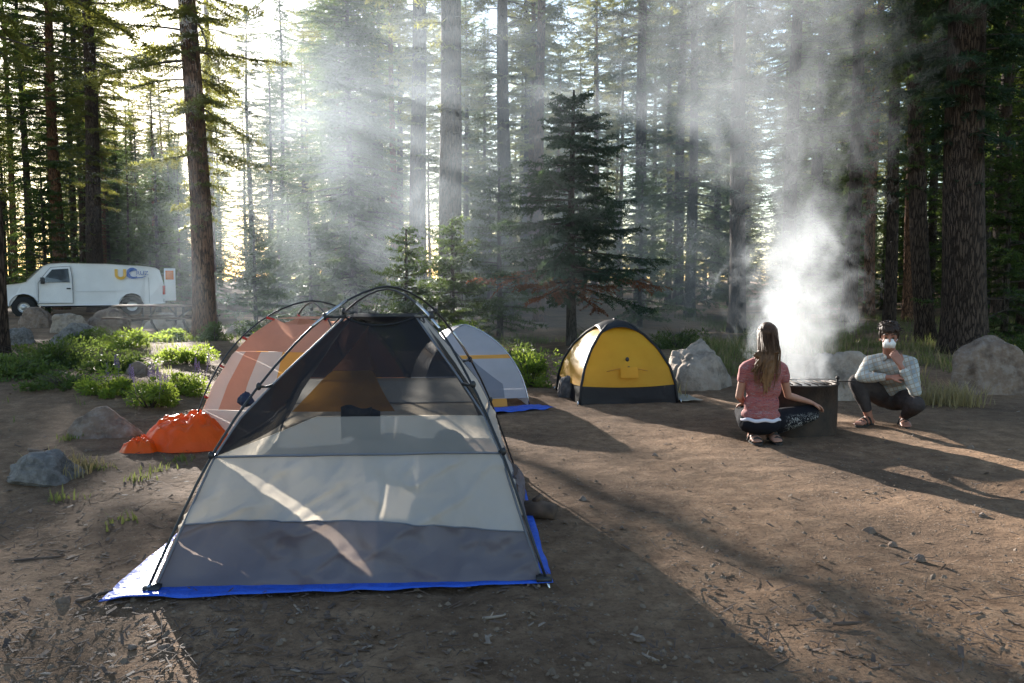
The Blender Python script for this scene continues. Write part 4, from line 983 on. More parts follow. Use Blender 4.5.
for i, (x0, y0, x1, y1, z_) in enumerate([(-.2,-.1,.18,.12,.30), (-.15,.17,.15,-.16,.34), (-.02,-.2,.05,.2,.385)]):
    o = MB().tube([(x0, y0, z_), ((x0+x1)/2, (y0+y1)/2, z_+.01), (x1, y1, z_+.015)], [.035, .04, .034], 9).build('firewood', M['char']); o.location = (fx, fy, fz)
    tag(o, ['charred log lowest in the fire ring', 'charred log crossing in the middle of the fire ring', 'charred log on top of the others in the fire ring'][i], 'log', 'logs in the fire')
FIRE = Vector((fx, fy, fz))

# ------------------------------------------------------------------ van
M['van'] = simple('white_van_paint', (.76,.76,.77), (.66,.66,.67), 1.6, .3, 0, spec=.5)
M['glass'] = simple('dark_glass', (.02,.022,.025), (.012,.012,.015), 3, .06, 0, spec=.8)
M['tyre'] = simple('tyre_rubber', (.02,.02,.02), (.013,.013,.013), 20, .85, .2)
M['rim'] = simple('steel_wheel', (.5,.5,.5), (.38,.38,.38), 8, .4, .1, metal=.6)
M['lamp_red'] = simple('red_lens', (.45,.03,.015), (.35,.02,.01), 8, .2, 0)
M['lamp_orange'] = simple('amber_lens', (.75,.22,.05), (.6,.16,.04), 8, .2, 0)
M['lamp_clear'] = simple('clear_lens', (.55,.55,.55), (.3,.3,.3), 12, .15, 0)
M['bumper'] = simple('dark_bumper', (.03,.03,.032), (.02,.02,.02), 12, .5, .1)
M['logo_gold'] = simple('gold_letter', (.80,.45,.04), (.75,.42,.04), 3, .5, 0)
M['logo_blue'] = simple('blue_letter', (.04,.13,.42), (.035,.11,.38), 3, .5, 0)
M['seam'] = simple('panel_gap', (.10,.10,.11), (.08,.08,.09), 3, .7, 0)
VY = 27.5; vs = 5.95
vx0 = at(0, 300, Y=VY).x-.70
VY = 29.3; vx0 = -19.2
vroot = empty('delivery_van', (vx0, VY, Hf(vx0+3, VY+1.5)), R(28)); tag(vroot, 'white cargo van with a gold and blue university logo, parked behind the boulders', 'van')
# local: x from nose (0) to tail (5.95), side facing the camera at y=0, width 2.0 towards +y
bot = .42
top = [(0.02,.95),(.06,1.12),(.35,1.20),(1.0,1.29),(1.16,1.34),(1.42,1.62),(1.72,1.93),(1.92,2.02),(2.4,2.06),(4.0,2.03),(5.3,1.95),(5.62,1.89),(5.76,1.80),(5.88,1.3),(5.93,.85),(5.93,.55)]
def arch(cx, r, cz=.40, n=9): return [(cx+r*math.cos(math.pi*i/(n-1)), cz+max(0, r*math.sin(math.pi*i/(n-1)))+.02) for i in range(n)]
W1, W2, WR = 1.05, 4.72, .40
low = [(5.93,bot+.05),(W2+.50,bot)]+arch(W2, .47)+[(W2-.50,bot),(W1+.52,bot)]+arch(W1, .47)+[(W1-.50,bot+.03),(.05,.50)]
poly = top+low
def tumb(z): return .10*max(0, (z-1.15)/.9)**1.3+.03*max(0, (.7-z)/.3)
mb = MB(); n = len(poly); rows = []
for (dy, ins) in ((0.06,.05),(.012,.012),(0,0),):
    rows.append([(x+(3-x)*ins*.3, tumb(z)+dy, z+(1.2-z)*ins*.4) for x, z in poly])
rows2 = [[(x, 2.0-y, z) for x, y, z in r] for r in reversed(rows)]
allr = rows+rows2
mb.grid([r for r in rows+rows2], 0, True)
# triangulated side caps
for r_, flip in ((rows[0], 0), (rows2[-1], 1)):
    pass
me_side = bmesh.new()
for r_ in (rows[0], rows2[-1]):
    vv = [me_side.verts.new(p) for p in r_]; me_side.faces.new(vv)
bmesh.ops.triangulate(me_side, faces=me_side.faces)
me_side.verts.ensure_lookup_table(); me_side.verts.index_update()
mb.add([v.co[:] for v in me_side.verts], [[v.index for v in f.verts] for f in me_side.faces]); me_side.free()
body = mb.build('body', M['van'], vroot, smooth=False, weld=.0005)
sd_ = lambda x, z, o=.0: (x, tumb(z)+.05-.055*0+o-.06, z)     # a point just proud of the near side
def side_poly(name, pts, mat, off=-.002, parent=vroot, th=.012, bev=0):
    mb = MB(); P = [(x, tumb(z)+off, z) for x, z in pts]; Q = [(x, tumb(z)+off+th+.05, z) for x, z in pts]; n_ = len(P)
    mb.add(P+Q, [tuple(range(n_))]+[(i, i+n_, (i+1) % n_+n_, (i+1) % n_) for i in range(n_)]); return mb.build(name, mat, parent, smooth=False)
# near side panels: door and window as own pieces
door = side_poly('door', [(1.50,.52),(1.55,.62),(1.55,1.28),(1.72,1.55),(1.98,1.88),(2.62,1.93),(2.68,1.5),(2.68,.52)], M['van'], -.012, th=.01)
win = side_poly('side_window', [(1.66,1.30),(1.80,1.52),(2.02,1.80),(2.56,1.84),(2.60,1.32)], M['glass'], -.020, door, th=.008)
mb = MB(); pts = [(1.50,.52),(1.55,.62),(1.55,1.28),(1.72,1.55),(1.98,1.88),(2.62,1.93),(2.68,1.5),(2.68,.52)]
mb.tube([(x, tumb(z)-.012, z) for x, z in pts]+[(1.50,-.012,.52)], .009, 5); mb.build('door_seal', M['seam'], door)
MB().box((2.55, -.03, 1.08), (.14,.03,.05)).build('handle', M['bumper'], door, bevel=.008)
mb = MB(); mb.box((1.70, -.12, 1.38), (.13,.17,.24)); mb.tube([(1.74, .0, 1.34), (1.70, -.10, 1.34)], .02, 6); mb.build('wing_mirror', M['bumper'], door, bevel=.02)
# windscreen, across the slope
mb = MB(); mb.add([(1.20,.12,1.365),(1.40,.13,1.585),(1.70,.16,1.895),(1.70,1.84,1.895),(1.40,1.87,1.585),(1.20,1.88,1.365)], [(0,1,4,5),(1,2,3,4)])
for i in range(len(mb.v)): x, y, z = mb.v[i]; mb.v[i] = (x-.035, y, z+.03)
mb.build('windscreen', M['glass'], vroot, smooth=False, solid=.01)
mb = MB(); mb.box((.0, 1.0, .62), (.16, 1.96, .26)); mb.build('bumper', M['bumper'], vroot, bevel=.04)
MB().box((-.01, 1.0, .93), (.06, 1.3, .28)).build('radiator_grille', M['bumper'], vroot, bevel=.02)
for y in (.17, 1.83): MB().box((.03, y, .98), (.16, .34, .22)).build('headlight', M['lamp_clear'], vroot, bevel=.03)
MB().box((.20, -.003, .98), (.30, .05, .20)).build('indicator_lamp', M['lamp_red'], vroot, bevel=.015)
MB().box((.16, .0, .66), (.50, .06, .34)).build('bumper_end', M['bumper'], vroot, bevel=.03)
MB().box((5.95, 1.0, .58), (.14, 1.9, .18)).build('rear_bumper', M['bumper'], vroot, bevel=.03)
for y in (.06, 1.94): MB().box((5.90, y, 1.00), (.10, .14, .36)).build('tail_light', M['lamp_red'], vroot, bevel=.015)
rd = MB().box((6.13, .03, 1.22), (.42, .05, 1.30)).build('rear_door', M['van'], vroot, bevel=.02)
MB().box((6.12, .0, 1.60), (.30, .04, .36)).build('door_window', M['lamp_orange'], rd, bevel=.01)
MB().box((5.35, -.014, 1.0), (.01, .01, 1.0)).build('panel_gap', M['seam'], vroot)
MB().box((3.95, -.004, .98), (2.6, .012, .02)).build('body_crease', M['van'], vroot, bevel=.004)
for cx in (W1, W2):
    for y, sgn in ((.0, 1), (2.0, -1)):
        w_ = empty('wheel', (cx, y+.13*sgn, WR-.02)); w_.parent = vroot; mb = MB(); n = 28
        pr = [(.20,-.10),(.36,-.11),(WR,-.08),(WR+.005,0),(WR,.08),(.36,.11),(.20,.10)]
        mb.grid([[(r*math.cos(2*math.pi*i/n), yy_, r*math.sin(2*math.pi*i/n)) for i in range(n)] for r, yy_ in pr], 0, True); mb.build('tyre', M['tyre'], w_)
        mb = MB(); pr = [(.0,-.07),(.06,-.075),(.08,-.05),(.16,-.04),(.20,-.075),(.215,-.085),(.215,0),(.215,.06),(0,.06)]
        mb.grid([[(r*math.cos(2*math.pi*i/n), yy_*sgn, r*math.sin(2*math.pi*i/n)) for i in range(n)] for r, yy_ in pr], 0, True); mb.build('rim', M['rim'], w_)
    # dark wheel housing
    mb = MB(); n = 14; pr = [[(cx+.455*math.cos(math.pi*i/(n-1)), y, .42+.455*math.sin(math.pi*i/(n-1))) for i in range(n)] for y in (.035, .5)]; mb.grid(pr); mb.build('wheel_arch', M['bumper'], vroot)
    mb = MB(); c_ = [(cx+.455*math.cos(math.pi*i/(n-1)), .5, .42+.455*math.sin(math.pi*i/(n-1))) for i in range(n)]; mb.add(c_, [tuple(range(n))]); mb.build('wheel_arch', M['bumper'], vroot)
MB().box((2.9, .95, .46), (2.6, 1.5, .20)).build('chassis', M['bumper'], vroot)
def text(name, s, size, loc, mat, parent, shear=0, ext=.004, rot=(math.pi/2, 0, 0), bold=.0):
    cu = bpy.data.curves.new(name, 'FONT'); cu.body = s; cu.size = size; cu.extrude = ext; cu.shear = shear; cu.offset = bold
    t = bpy.data.objects.new('tmp', cu); COL.objects.link(t); dg = bpy.context.evaluated_depsgraph_get(); dg.update()
    me = bpy.data.meshes.new_from_object(t.evaluated_get(dg)); bpy.data.objects.remove(t)
    o = link(name, me, parent, mat, smooth=False); o.location = loc; o.rotation_euler = rot; return o
ly = tumb(1.5)-.012
# U as a thick bent bar, C as a blue swirl disc with an open crescent
mb = MB(); U_ = [(-.15,.36)]+[(-.15+.0, .12)]; 
pts = [(4.20,1.83),(4.20,1.60)]+[(4.35-.15*math.cos(a), 1.60-.13*math.sin(a)) for a in np.linspace(.3, math.pi-.3, 9)]+[(4.50,1.60),(4.50,1.83)]
def ribbon(pts, w, yy=0):
    V = []; n_ = len(pts)
    for i, (x, z) in enumerate(pts):
        a = pts[max(0, i-1)]; b = pts[min(n_-1, i+1)]; d = Vector((b[0]-a[0], b[1]-a[1])).normalized(); ww = w[i] if hasattr(w, '__len__') else w
        V += [(x-d.y*ww/2, tumb(z)-.010+yy, z+d.x*ww/2), (x+d.y*ww/2, tumb(z)-.010+yy, z-d.x*ww/2)]
    return MB().add(V, [(2*i, 2*i+1, 2*i+3, 2*i+2) for i in range(n_-1)])
ribbon(pts, .11).build('logo_letter', M['logo_gold'], vroot, smooth=False, solid=.006)
aa = np.linspace(.75, 5.5, 22); ww = [.05+.09*math.sin(math.pi*min(1, i/12)) if i < 12 else .14-.10*(i-12)/9 for i in range(22)]
ribbon([(4.80+.19*math.cos(a), 1.66+.17*math.sin(a)) for a in aa], ww, -.002).build('logo_letter', M['logo_blue'], vroot, smooth=False, solid=.006)
ribbon([(4.66,1.55),(4.85,1.485),(5.1,1.50),(5.28,1.56)], [.02,.05,.045,.01], -.004).build('logo_swoosh', M['logo_blue'], vroot, smooth=False, solid=.004)
text('logo_lettering', 'RUZ', .23, (4.90, tumb(1.6)-.024, 1.60), M['logo_blue'], vroot)

# ------------------------------------------------------------------ picnic table
M['plank'] = simple('weathered_plank', (.12,.07,.045), (.065,.04,.028), 12, .95, .4, .005, spec=.1)
tp = at(165, 345, z=0); TX = at(163, 306, Y=20.5).x; TY = 20.5
root = empty('picnic_table', (TX, TY, Hf(TX, TY))); tag(root, 'brown wooden picnic table with attached benches beside the reddish fir trunk', 'picnic table')
zt = 1.4-(306-280)/F*TY-Hf(TX, TY); zt = .74
for i in range(5): MB().box((0, -.30+i*.15, zt), (2.3, .14, .045)).build('table_plank', M['plank'], root, bevel=.006)
for sgn in (-1, 1):
    for j in range(2): MB().box((0, sgn*(.66+j*.15), .45), (2.3, .14, .045)).build('bench_plank', M['plank'], root, bevel=.006)
    for x in (-.42, .42):
        MB().tube([(x, sgn*.24, zt-.03), (x, sgn*.24, .30), (x, sgn*.55, .04), (x, sgn*.66, .0)], .03, 8).build('leg', M['steel'], root)
for x in (-.42, .42):
    MB().tube([(x, -.78, .40), (x, .78, .40)], .028, 8).build('cross_bar', M['steel'], root)
    MB().tube([(x*.95, 0, .40), (x*.35+(.35 if x > 0 else -.35)*0, 0, zt-.03)], .02, 8).build('brace', M['steel'], root)
MB().tube([(.42, -.2, .42), (.85, -.2, zt-.04)], .025, 8).build('brace', M['steel'], root)
# ------------------------------------------------------------------ people
M['skin'] = simple('skin', (.40,.20,.135), (.33,.155,.10), 7, .5, .08, .003)
M['skin_tan'] = simple('tanned_skin', (.33,.15,.10), (.27,.115,.075), 7, .5, .08, .003)
M['black_fabric'] = simple('black_leggings', (.014,.014,.018), (.009,.009,.012), 9, .75, .4, .01)
M['grey_fabric'] = simple('grey_trousers', (.065,.055,.053), (.04,.035,.035), 9, .9, .5, .02, spec=.1)
M['mask_white'] = simple('white_mask', (.75,.74,.72), (.68,.67,.66), 9, .7, .15)
M['sandal'] = simple('dark_leather', (.03,.024,.02), (.018,.015,.013), 14, .7, .3)
M['eye'] = simple('eye', (.03,.02,.015), (.02,.015,.01), 10, .2, 0)
M['white_band'] = simple('white_cotton', (.62,.60,.66), (.55,.53,.6), 8, .8, .2)
def hair_mat(name, c, c2, z0, z1, tip):
    m, nt, out = newmat(name); v = coords(nt, (1, 1, .12)); n = noise(nt, v, 70, 5, .7); b = ramp(nt, n, [(.3, c2), (.7, c)])
    tc = nt.nodes.new('ShaderNodeTexCoord'); sx = nt.nodes.new('ShaderNodeSeparateXYZ'); L(nt, tc.outputs['Object'], sx.inputs[0])
    mr = N(nt, 'ShaderNodeMapRange'); mr.inputs['From Min'].default_value = z1; mr.inputs['From Max'].default_value = z0; L(nt, sx.outputs[2], mr.inputs['Value'])
    ml = N(nt, 'ShaderNodeMath', operation='MULTIPLY'); L(nt, mr.outputs[0], ml.inputs[0]); L(nt, n, ml.inputs[1])
    cc = mixc(nt, ml.outputs[0], b, tip)
    p = N(nt, 'ShaderNodeBsdfPrincipled', Roughness=.5); p.inputs['Specular IOR Level'].default_value = .22; L(nt, cc, p.inputs['Base Color']); L(nt, bump(nt, n, .8, .008), p.inputs['Normal']); L(nt, p.outputs[0], out.inputs[0]); return m
M['hair_brown'] = hair_mat('brown_hair', (.085,.040,.020), (.030,.015,.009), .50, .92, (.34,.18,.08))
M['hair_dark'] = hair_mat('dark_hair', (.05,.032,.023), (.02,.013,.010), 0, .1, (.04,.03,.02))
def heather():
    m, nt, out = newmat('heather_shirt'); v = coords(nt, (1, 1, 6)); n = noise(nt, v, 13, 5, .75, dist=1.6)
    cc = ramp(nt, n, [(.36, (.06,.035,.06)), (.44, (.30,.055,.05)), (.50, (.38,.13,.11)), (.56, (.13,.06,.08)), (.63, (.42,.26,.24))])
    nt.nodes[-1].color_ramp.interpolation = 'LINEAR'
    p = N(nt, 'ShaderNodeBsdfPrincipled', Roughness=.85); L(nt, cc, p.inputs['Base Color']); L(nt, bump(nt, noise(nt, coords(nt), 9, 4), .5, .02), p.inputs['Normal']); L(nt, p.outputs[0], out.inputs[0]); return m
M['heather'] = heather()
def plaid():
    m, nt, out = newmat('plaid_shirt'); v = coords(nt); c = None
    mp = nt.nodes.new('ShaderNodeMapping'); L(nt, v, mp.inputs[0]); mp.inputs['Rotation'].default_value = (.2, .3, .6)
    def band(axis, sc, c0, c1, prev, w0, w1):
        wv = N(nt, 'ShaderNodeTexWave', bands_direction=axis); wv.inputs['Scale'].default_value = sc*1.25; wv.inputs['Distortion'].default_value = .6; wv.inputs['Detail Scale'].default_value = .5; L(nt, mp.outputs[0], wv.inputs[0])
        f = ramp(nt, wv.outputs['Fac'], [(w0, (0,0,0)), (w1, (1,1,1))]); return mixc(nt, f, prev, c1)
    a = band('X', 3.4, None, (.26,.29,.30), (.42,.43,.40), .4, .75); a2 = mixc(nt, .5, a, band('Z', 3.2, None, (.23,.26,.27), (.42,.43,.40), .4, .75))
    a3 = band('X', 6.8, None, (.30,.25,.20), a2, .84, .96); a4 = band('Z', 6.4, None, (.28,.24,.20), a3, .84, .96)
    p = N(nt, 'ShaderNodeBsdfPrincipled', Roughness=.85); L(nt, a4, p.inputs['Base Color']); L(nt, bump(nt, noise(nt, v, 8, 4), .6, .02), p.inputs['Normal']); L(nt, p.outputs[0], out.inputs[0]); return m
M['plaid'] = plaid()
def leggings():
    m, nt, out = newmat('patterned_leggings'); v = coords(nt); vo = N(nt, 'ShaderNodeTexVoronoi', feature='SMOOTH_F1'); vo.inputs['Scale'].default_value = 24; L(nt, mixc(nt, .25, v, noise(nt, v, 16, 2, .5, 'Color'), 'LINEAR_LIGHT'), vo.inputs['Vector'])
    f = ramp(nt, vo.outputs['Distance'], [(.30, (1,1,1)), (.38, (0,0,0))]); sx = nt.nodes.new('ShaderNodeSeparateXYZ'); L(nt, v, sx.inputs[0])
    # band of pattern round the calf and knee
    g1 = N(nt, 'ShaderNodeMapRange'); g1.inputs['From Min'].default_value = .17; g1.inputs['From Max'].default_value = .25; L(nt, sx.outputs[0], g1.inputs['Value'])
    g2 = N(nt, 'ShaderNodeMapRange'); g2.inputs['From Min'].default_value = .255; g2.inputs['From Max'].default_value = .20; L(nt, sx.outputs[2], g2.inputs['Value'])
    ml = N(nt, 'ShaderNodeMath', operation='MULTIPLY'); L(nt, g1.outputs[0], ml.inputs[0]); L(nt, g2.outputs[0], ml.inputs[1]); m2 = N(nt, 'ShaderNodeMath', operation='MULTIPLY'); L(nt, ml.outputs[0], m2.inputs[0]); L(nt, f, m2.inputs[1])
    p = N(nt, 'ShaderNodeBsdfPrincipled', Roughness=.9); p.inputs['Specular IOR Level'].default_value = .1; L(nt, mixc(nt, m2.outputs[0], (.013,.013,.017), (.34,.33,.32)), p.inputs['Base Color']); L(nt, bump(nt, noise(nt, v, 9, 4), .5, .02), p.inputs['Normal']); L(nt, p.outputs[0], out.inputs[0]); return m
M['leggings'] = leggings()

def frame(f, up=(0,0,1)):
    f = Vector(f).normalized(); r = f.cross(Vector(up)).normalized(); u = r.cross(f); return Matrix((r, f, u)).transposed()
def head(mb, c, f, tilt_up=(0,0,1)):
    Mx = frame(f, tilt_up); c = Vector(c); h = lambda x, y, z: c+Mx@Vector((x, y, z))
    mb.ball(h(0,-.008,.028), (.073,.093,.088), 18, 12, 0, Mx); mb.ball(h(0,.022,-.045), (.056,.062,.062), 16, 10, 0, Mx)
    mb.ball(h(0,.066,-.082), (.028,.022,.022), 12, 8, 0, Mx); capsule(mb, h(0,.088,.022), h(0,.108,-.018), .009, .014)
    for s in (-1, 1):
        mb.ball(h(s*.074,-.005,-.004), (.010,.019,.030), 10, 8, 0, Mx); capsule(mb, h(s*.015,.086,.042), h(s*.045,.076,.040), .009, .008)
        mb.ball(h(s*.040,.062,-.020), (.022,.02,.02), 10, 8, 0, Mx)
    capsule(mb, h(-.018,.086,-.052), h(.018,.086,-.052), .008, .008)
    return h, Mx
def hand(mb, wrist, d, palm_n, curl=.5, thumb=1, s=1.0):
    """d: direction of the fingers, palm_n: direction the palm faces"""
    d = Vector(d).normalized(); pn = Vector(palm_n); pn = (pn-d*pn.dot(d)).normalized(); sd = d.cross(pn)*thumb; w = Vector(wrist)
    for k in range(4):
        q = (k-1.5)*.019*s
        chain(mb, [w, w+d*.045*s-sd*q*.6, w+d*.085*s-sd*q], [.020*s, .015*s, .0115*s])
        ln = (.070, .078, .072, .056)[k]*s; p0 = w+d*.085*s-sd*q; a = curl*(.8+.1*k)
        p1 = p0+(d*math.cos(a*.5)+pn*math.sin(a*.5)-sd*q*1.2)*ln*.45; p2 = p1+(d*math.cos(a*1.3)+pn*math.sin(a*1.3))*ln*.32; p3 = p2+(d*math.cos(a*2)+pn*math.sin(a*2))*ln*.25
        chain(mb, [p0, p1, p2, p3], [.0100*s, .0092*s, .0085*s, .0072*s])
    t0 = w+d*.025*s+sd*.018*s; t1 = t0+(d*.6+sd*.75+pn*.25)*.035*s; t2 = t1+(d*.85+sd*.3+pn*.35)*.030*s; t3 = t2+(d+pn*.4)*.018*s
    chain(mb, [t0, t1, t2, t3], [.013*s, .0115*s, .010*s, .008*s])
def foot(mb, ankle, toe, r=.03):
    a = Vector(ankle); t = Vector(toe); d = (t-a); dh = Vector((d.x, d.y, 0)).normalized(); sd = Vector((-dh.y, dh.x, 0))
    heel = a-dh*.035+Vector((0,0,-.02)); chain(mb, [a, heel], [.034, .032]); m = a.lerp(t, .6)
    chain(mb, [heel, m+sd*.012], [.030, .030]); chain(mb, [a, m-sd*.012], [.033, .028])
    for k in range(5):
        q = (k-2)*.016; b = m+sd*q; e = t+sd*q*1.1-dh*abs(k-1)*.008; chain(mb, [b, e], [.018, .010])
    return heel, m, dh, sd

# --- woman
wp = at(765, 444, z=0); WX, WY = wp.x, wp.y+.06; WZ = Hf(WX, WY)
mb = MB(); V3 = Vector
h, hm = head(mb, (.02,.02,.915), (.22, 1, -.06))
chain(mb, [(.012,.0,.86), (.0,.0,.75), (-.005,.0,.68)], [.050, .050, .070])
sp = [(-.025,-.0,.19), (-.02,.0,.34), (-.008,.0,.48), (-.005,.0,.60)]
for p_, r in zip(sp, [(.165,.115,.115), (.125,.088,.12), (.140,.098,.12), (.155,.095,.10)]): mb.ball(p_, r, 18, 12)
chain(mb, [(-.14,.0,.655), (0,.0,.675), (.13,.01,.655)], [.050, .058, .050])
Rs, Re, Rw = V3((.150,.01,.645)), V3((.225,.05,.405)), V3((.450,.14,.335)); Ls, Le, Lw = V3((-.165,.0,.645)), V3((-.205,.03,.40)), V3((-.10,.22,.31))
chain(mb, [Rs, Rs.lerp(Re,.5), Re, Re.lerp(Rw,.35), Rw], [.045,.037,.032,.031,.021]); chain(mb, [Ls, Ls.lerp(Le,.5), Le, Le.lerp(Lw,.35), Lw], [.045,.037,.032,.031,.021])
hand(mb, Rw, (.85,.25,-.35), (-.2,.1,-1), .55, thumb=-1); hand(mb, Lw, (.1,.95,-.3), (0,0,-1), .5, thumb=1)
RH, RK, RA = V3((.07,.03,.185)), V3((.485,.20,.225)), V3((.085,.06,.085)); LH, LK, LA = V3((-.11,.03,.185)), V3((-.05,.45,.20)), V3((-.085,.03,.085))
legs = [([RH, RH.lerp(RK,.5), RK, RK.lerp(RA,.4), RA], [.092,.080,.060,.052,.034]), ([LH, LH.lerp(LK,.5), LK, LK.lerp(LA,.4), LA], [.092,.080,.060,.052,.034])]
for c_, r_ in legs: chain(mb, c_, r_)
foot(mb, RA+V3((0,0,-.02)), (.10,-.11,.035)); foot(mb, LA+V3((0,0,-.02)), (-.075,-.12,.035))
wom = remeshed('person', mb, M['skin'], None, .0062, 3); wom.location = (WX, WY, WZ)
tag(wom, 'woman with long brown hair and pink heathered top crouching with her back turned', 'person')
def cloth(name, f, mat, parent, vox=.009, sm=3, amp=.006, fr=9):
    mb = MB(); f(mb); o = remeshed(name, mb, mat, parent, vox, sm, lambda co, nr: co+nr*(amp*fbm(co[:,0]*fr, co[:,1]*fr, co[:,2]*fr*1.6, 3))[:, None]); return o
def f(mb):
    for p_, r in zip(sp, [(.168,.120,.08), (.152,.106,.13), (.156,.114,.125), (.166,.108,.105)]): mb.ball(V3(p_)+V3((0,0,.06 if p_ == sp[0] else 0)), r, 18, 12)
    chain(mb, [(-.145,.0,.655), (-.02,.0,.70), (.12,.01,.655)], [.062, .062, .062]); chain(mb, [Rs, Rs.lerp(Re,.36)], [.054,.049]); chain(mb, [Ls, Ls.lerp(Le,.36)], [.054,.049])
cloth('shirt', f, M['heather'], wom)
n = 40; mb = MB()
for k, (zz, rx, ry) in enumerate([(0,0,0)]): 
    rows = [[(-.025+(.150+d_)*math.cos(2*math.pi*i/n), .0+(.106+d_)*math.sin(2*math.pi*i/n), .205+z_+.006*math.sin(i*1.1)) for i in range(n)] for d_, z_ in ((.010,.024),(.024,.012),(.026,0),(.012,-.008))]
    mb.grid(rows, 0, True)
mb.build('shirt_hem', M['white_band'], wom)
def f(mb):
    mb.ball((-.025,.0,.175), (.176,.128,.105), 18, 12)
    for c_, r_ in legs: chain(mb, c_[:-1]+[c_[3].lerp(c_[4], .75)], [a+.012 for a in r_])
cloth('leggings', f, M['leggings'], wom)
# hair: cap and long locks falling on the back
mb = MB(); mb.ball(h(0,-.022,.040), (.084,.096,.090), 18, 12, 0, hm); mb.ball(h(0,-.055,.0), (.076,.062,.085), 16, 10, 0, hm)
rg = np.random.default_rng(5)
for k in range(74):
    a = rg.uniform(-1.5, 1.5); x0 = math.sin(a)*.074; y0 = -.02-math.cos(a)*.075
    p0 = h(x0, y0, rg.uniform(.0,.05)); p1 = V3((.015+x0*1.02+rg.normal(0,.006), y0-.012, .80)); sx_ = rg.normal(0, .012)-.012
    e = V3((-.028+x0*(.65+.5*rg.random())+sx_-.02*rg.random(), -.115+.01*rg.normal(), .50+.24*abs(math.sin(a))+.07*rg.random()))
    if k < 16: e = V3((-.03+rg.normal(0,.018), -.122, .435+.06*rg.random()))
    if k > 64: e = V3((-.12-.03*rg.random(), -.085, .62+.04*rg.random()))
    p2 = p1.lerp(e, .5)+V3((.008*math.sin(k), -.018, 0)); chain(mb, [p0, p1, p2, e], [.014, .013, .011, .003])
remeshed('hair', mb, M['hair_brown'], wom, .005, 1, lambda co, nr: co+nr*(.0035*fbm(co[:,0]*75, co[:,1]*75, co[:,2]*7, 2))[:, None])
mb = MB()
for k in range(70):
    a = rg.uniform(-1.6, 1.6); x0 = math.sin(a)*.080; y0 = -.025-math.cos(a)*.085; p0 = h(x0, y0, rg.uniform(.0,.08)); o_ = rg.normal(0, .012)
    p1 = V3((.018+x0*1.15+o_, y0-.016, .80)); p2 = V3((-.02+x0*1.35+o_*1.5, -.115+.02*rg.normal(), .62)); e = V3((-.03+x0*1.1+rg.normal(0,.02), -.125+.015*rg.normal(), .44+.2*rg.random()))
    mb.tube([p0, p1, p2, e], [.0022, .002, .0018, .0006], 4)
mb.build('loose_hair', M['hair_brown'], wom)
def sandal(name, par, a, t, mat='sandal'):
    a = V3(a); t = V3(t); d = (t-a); dh = V3((d.x, d.y, 0)).normalized(); sd = V3((-dh.y, dh.x, 0)); c = a.lerp(t, .45); z0 = min(a.z, t.z)
    mb = MB(); pts = []
    for i in range(20):
        q = 2*math.pi*i/20; l = math.cos(q)*.135; w_ = math.sin(q)*(.040+.010*math.cos(q)); pts.append((c.x+dh.x*l+sd.x*w_, c.y+dh.y*l+sd.y*w_))
    mb.prism(pts, .004, .022, 'z')
    for s0, s1, hz in ((.02,.02,.085), (-.045,-.03,.10), (.07,.06,.065)):
        P = [c+dh*s0+sd*.045+V3((0,0,-c.z+.02)), c+dh*s1+sd*.030+V3((0,0,-c.z+hz*.8)), c+dh*s1+V3((0,0,-c.z+hz)), c+dh*s1-sd*.030+V3((0,0,-c.z+hz*.8)), c+dh*s0-sd*.045+V3((0,0,-c.z+.02))]
        mb.tube(P, .010, 6)
    mb.build(name, M[mat], par, bevel=.002)
sandal('sandal', wom, RA+V3((.01,.02,0)), (.105,-.10,.035)); sandal('sandal', wom, LA+V3((0,.02,0)), (-.075,-.12,.035))

# --- man
mp_ = at(890, 428, z=0); MX, MY = mp_.x, mp_.y+.08; MZ = Hf(MX, MY); fd = V3((-.5,-.86,0)); ld = V3((.86,-.5,0))
mb = MB(); hf = V3((-.36,-.93,-.10)); HC = V3((-.025,-.045,.845))
h, hm = head(mb, HC, hf)
chain(mb, [HC+V3((.01,.02,-.06)), (.02,.03,.70), (.03,.04,.62)], [.056, .058, .075])
sp = [V3((.16,.15,.26)), V3((.13,.12,.38)), V3((.08,.07,.49)), V3((.045,.045,.57))]
Mt = frame(fd, (0,0,1))
for p_, r in zip(sp, [(.165,.125,.12), (.145,.11,.12), (.165,.115,.12), (.175,.11,.095)]): mb.ball(p_, r, 18, 12, 0, Mt)
cS = V3((.035,.035,.615)); LS = cS+ld*.175+V3((0,0,-.01)); RS = cS-ld*.175+V3((0,0,-.01)); chain(mb, [RS, cS+V3((0,0,.02)), LS], [.055,.062,.055])
RE, RW = V3((-.275,-.04,.475)), V3((-.085,-.20,.49)); LE, LW = V3((.125,-.28,.375)), V3((.005,-.225,.605))
chain(mb, [RS, RS.lerp(RE,.5), RE, RE.lerp(RW,.35), RW], [.050,.043,.038,.036,.025]); chain(mb, [LS, LS.lerp(LE,.5), LE, LE.lerp(LW,.35), LW], [.050,.043,.038,.036,.025])
hand(mb, RW, (.85,-.25,.10), (.0,.4,-1), .9, thumb=-1, s=1.05); hand(mb, LW, (-.38,.22,.9), (.2,.9,-.2), .75, thumb=-1, s=1.05)
RH, RK, RA = V3((.06,.19,.255)), V3((-.285,.02,.42)), V3((-.165,.0,.085)); LH, LK, LA = V3((.19,.09,.25)), V3((.125,-.30,.255)), V3((.145,-.03,.085))
legs = [([RH, RH.lerp(RK,.5), RK, RK.lerp(RA,.35), RA], [.095,.082,.062,.056,.036]), ([LH, LH.lerp(LK,.5), LK, LK.lerp(LA,.35), LA], [.095,.082,.062,.056,.036])]
for c_, r_ in legs: chain(mb, c_, r_)
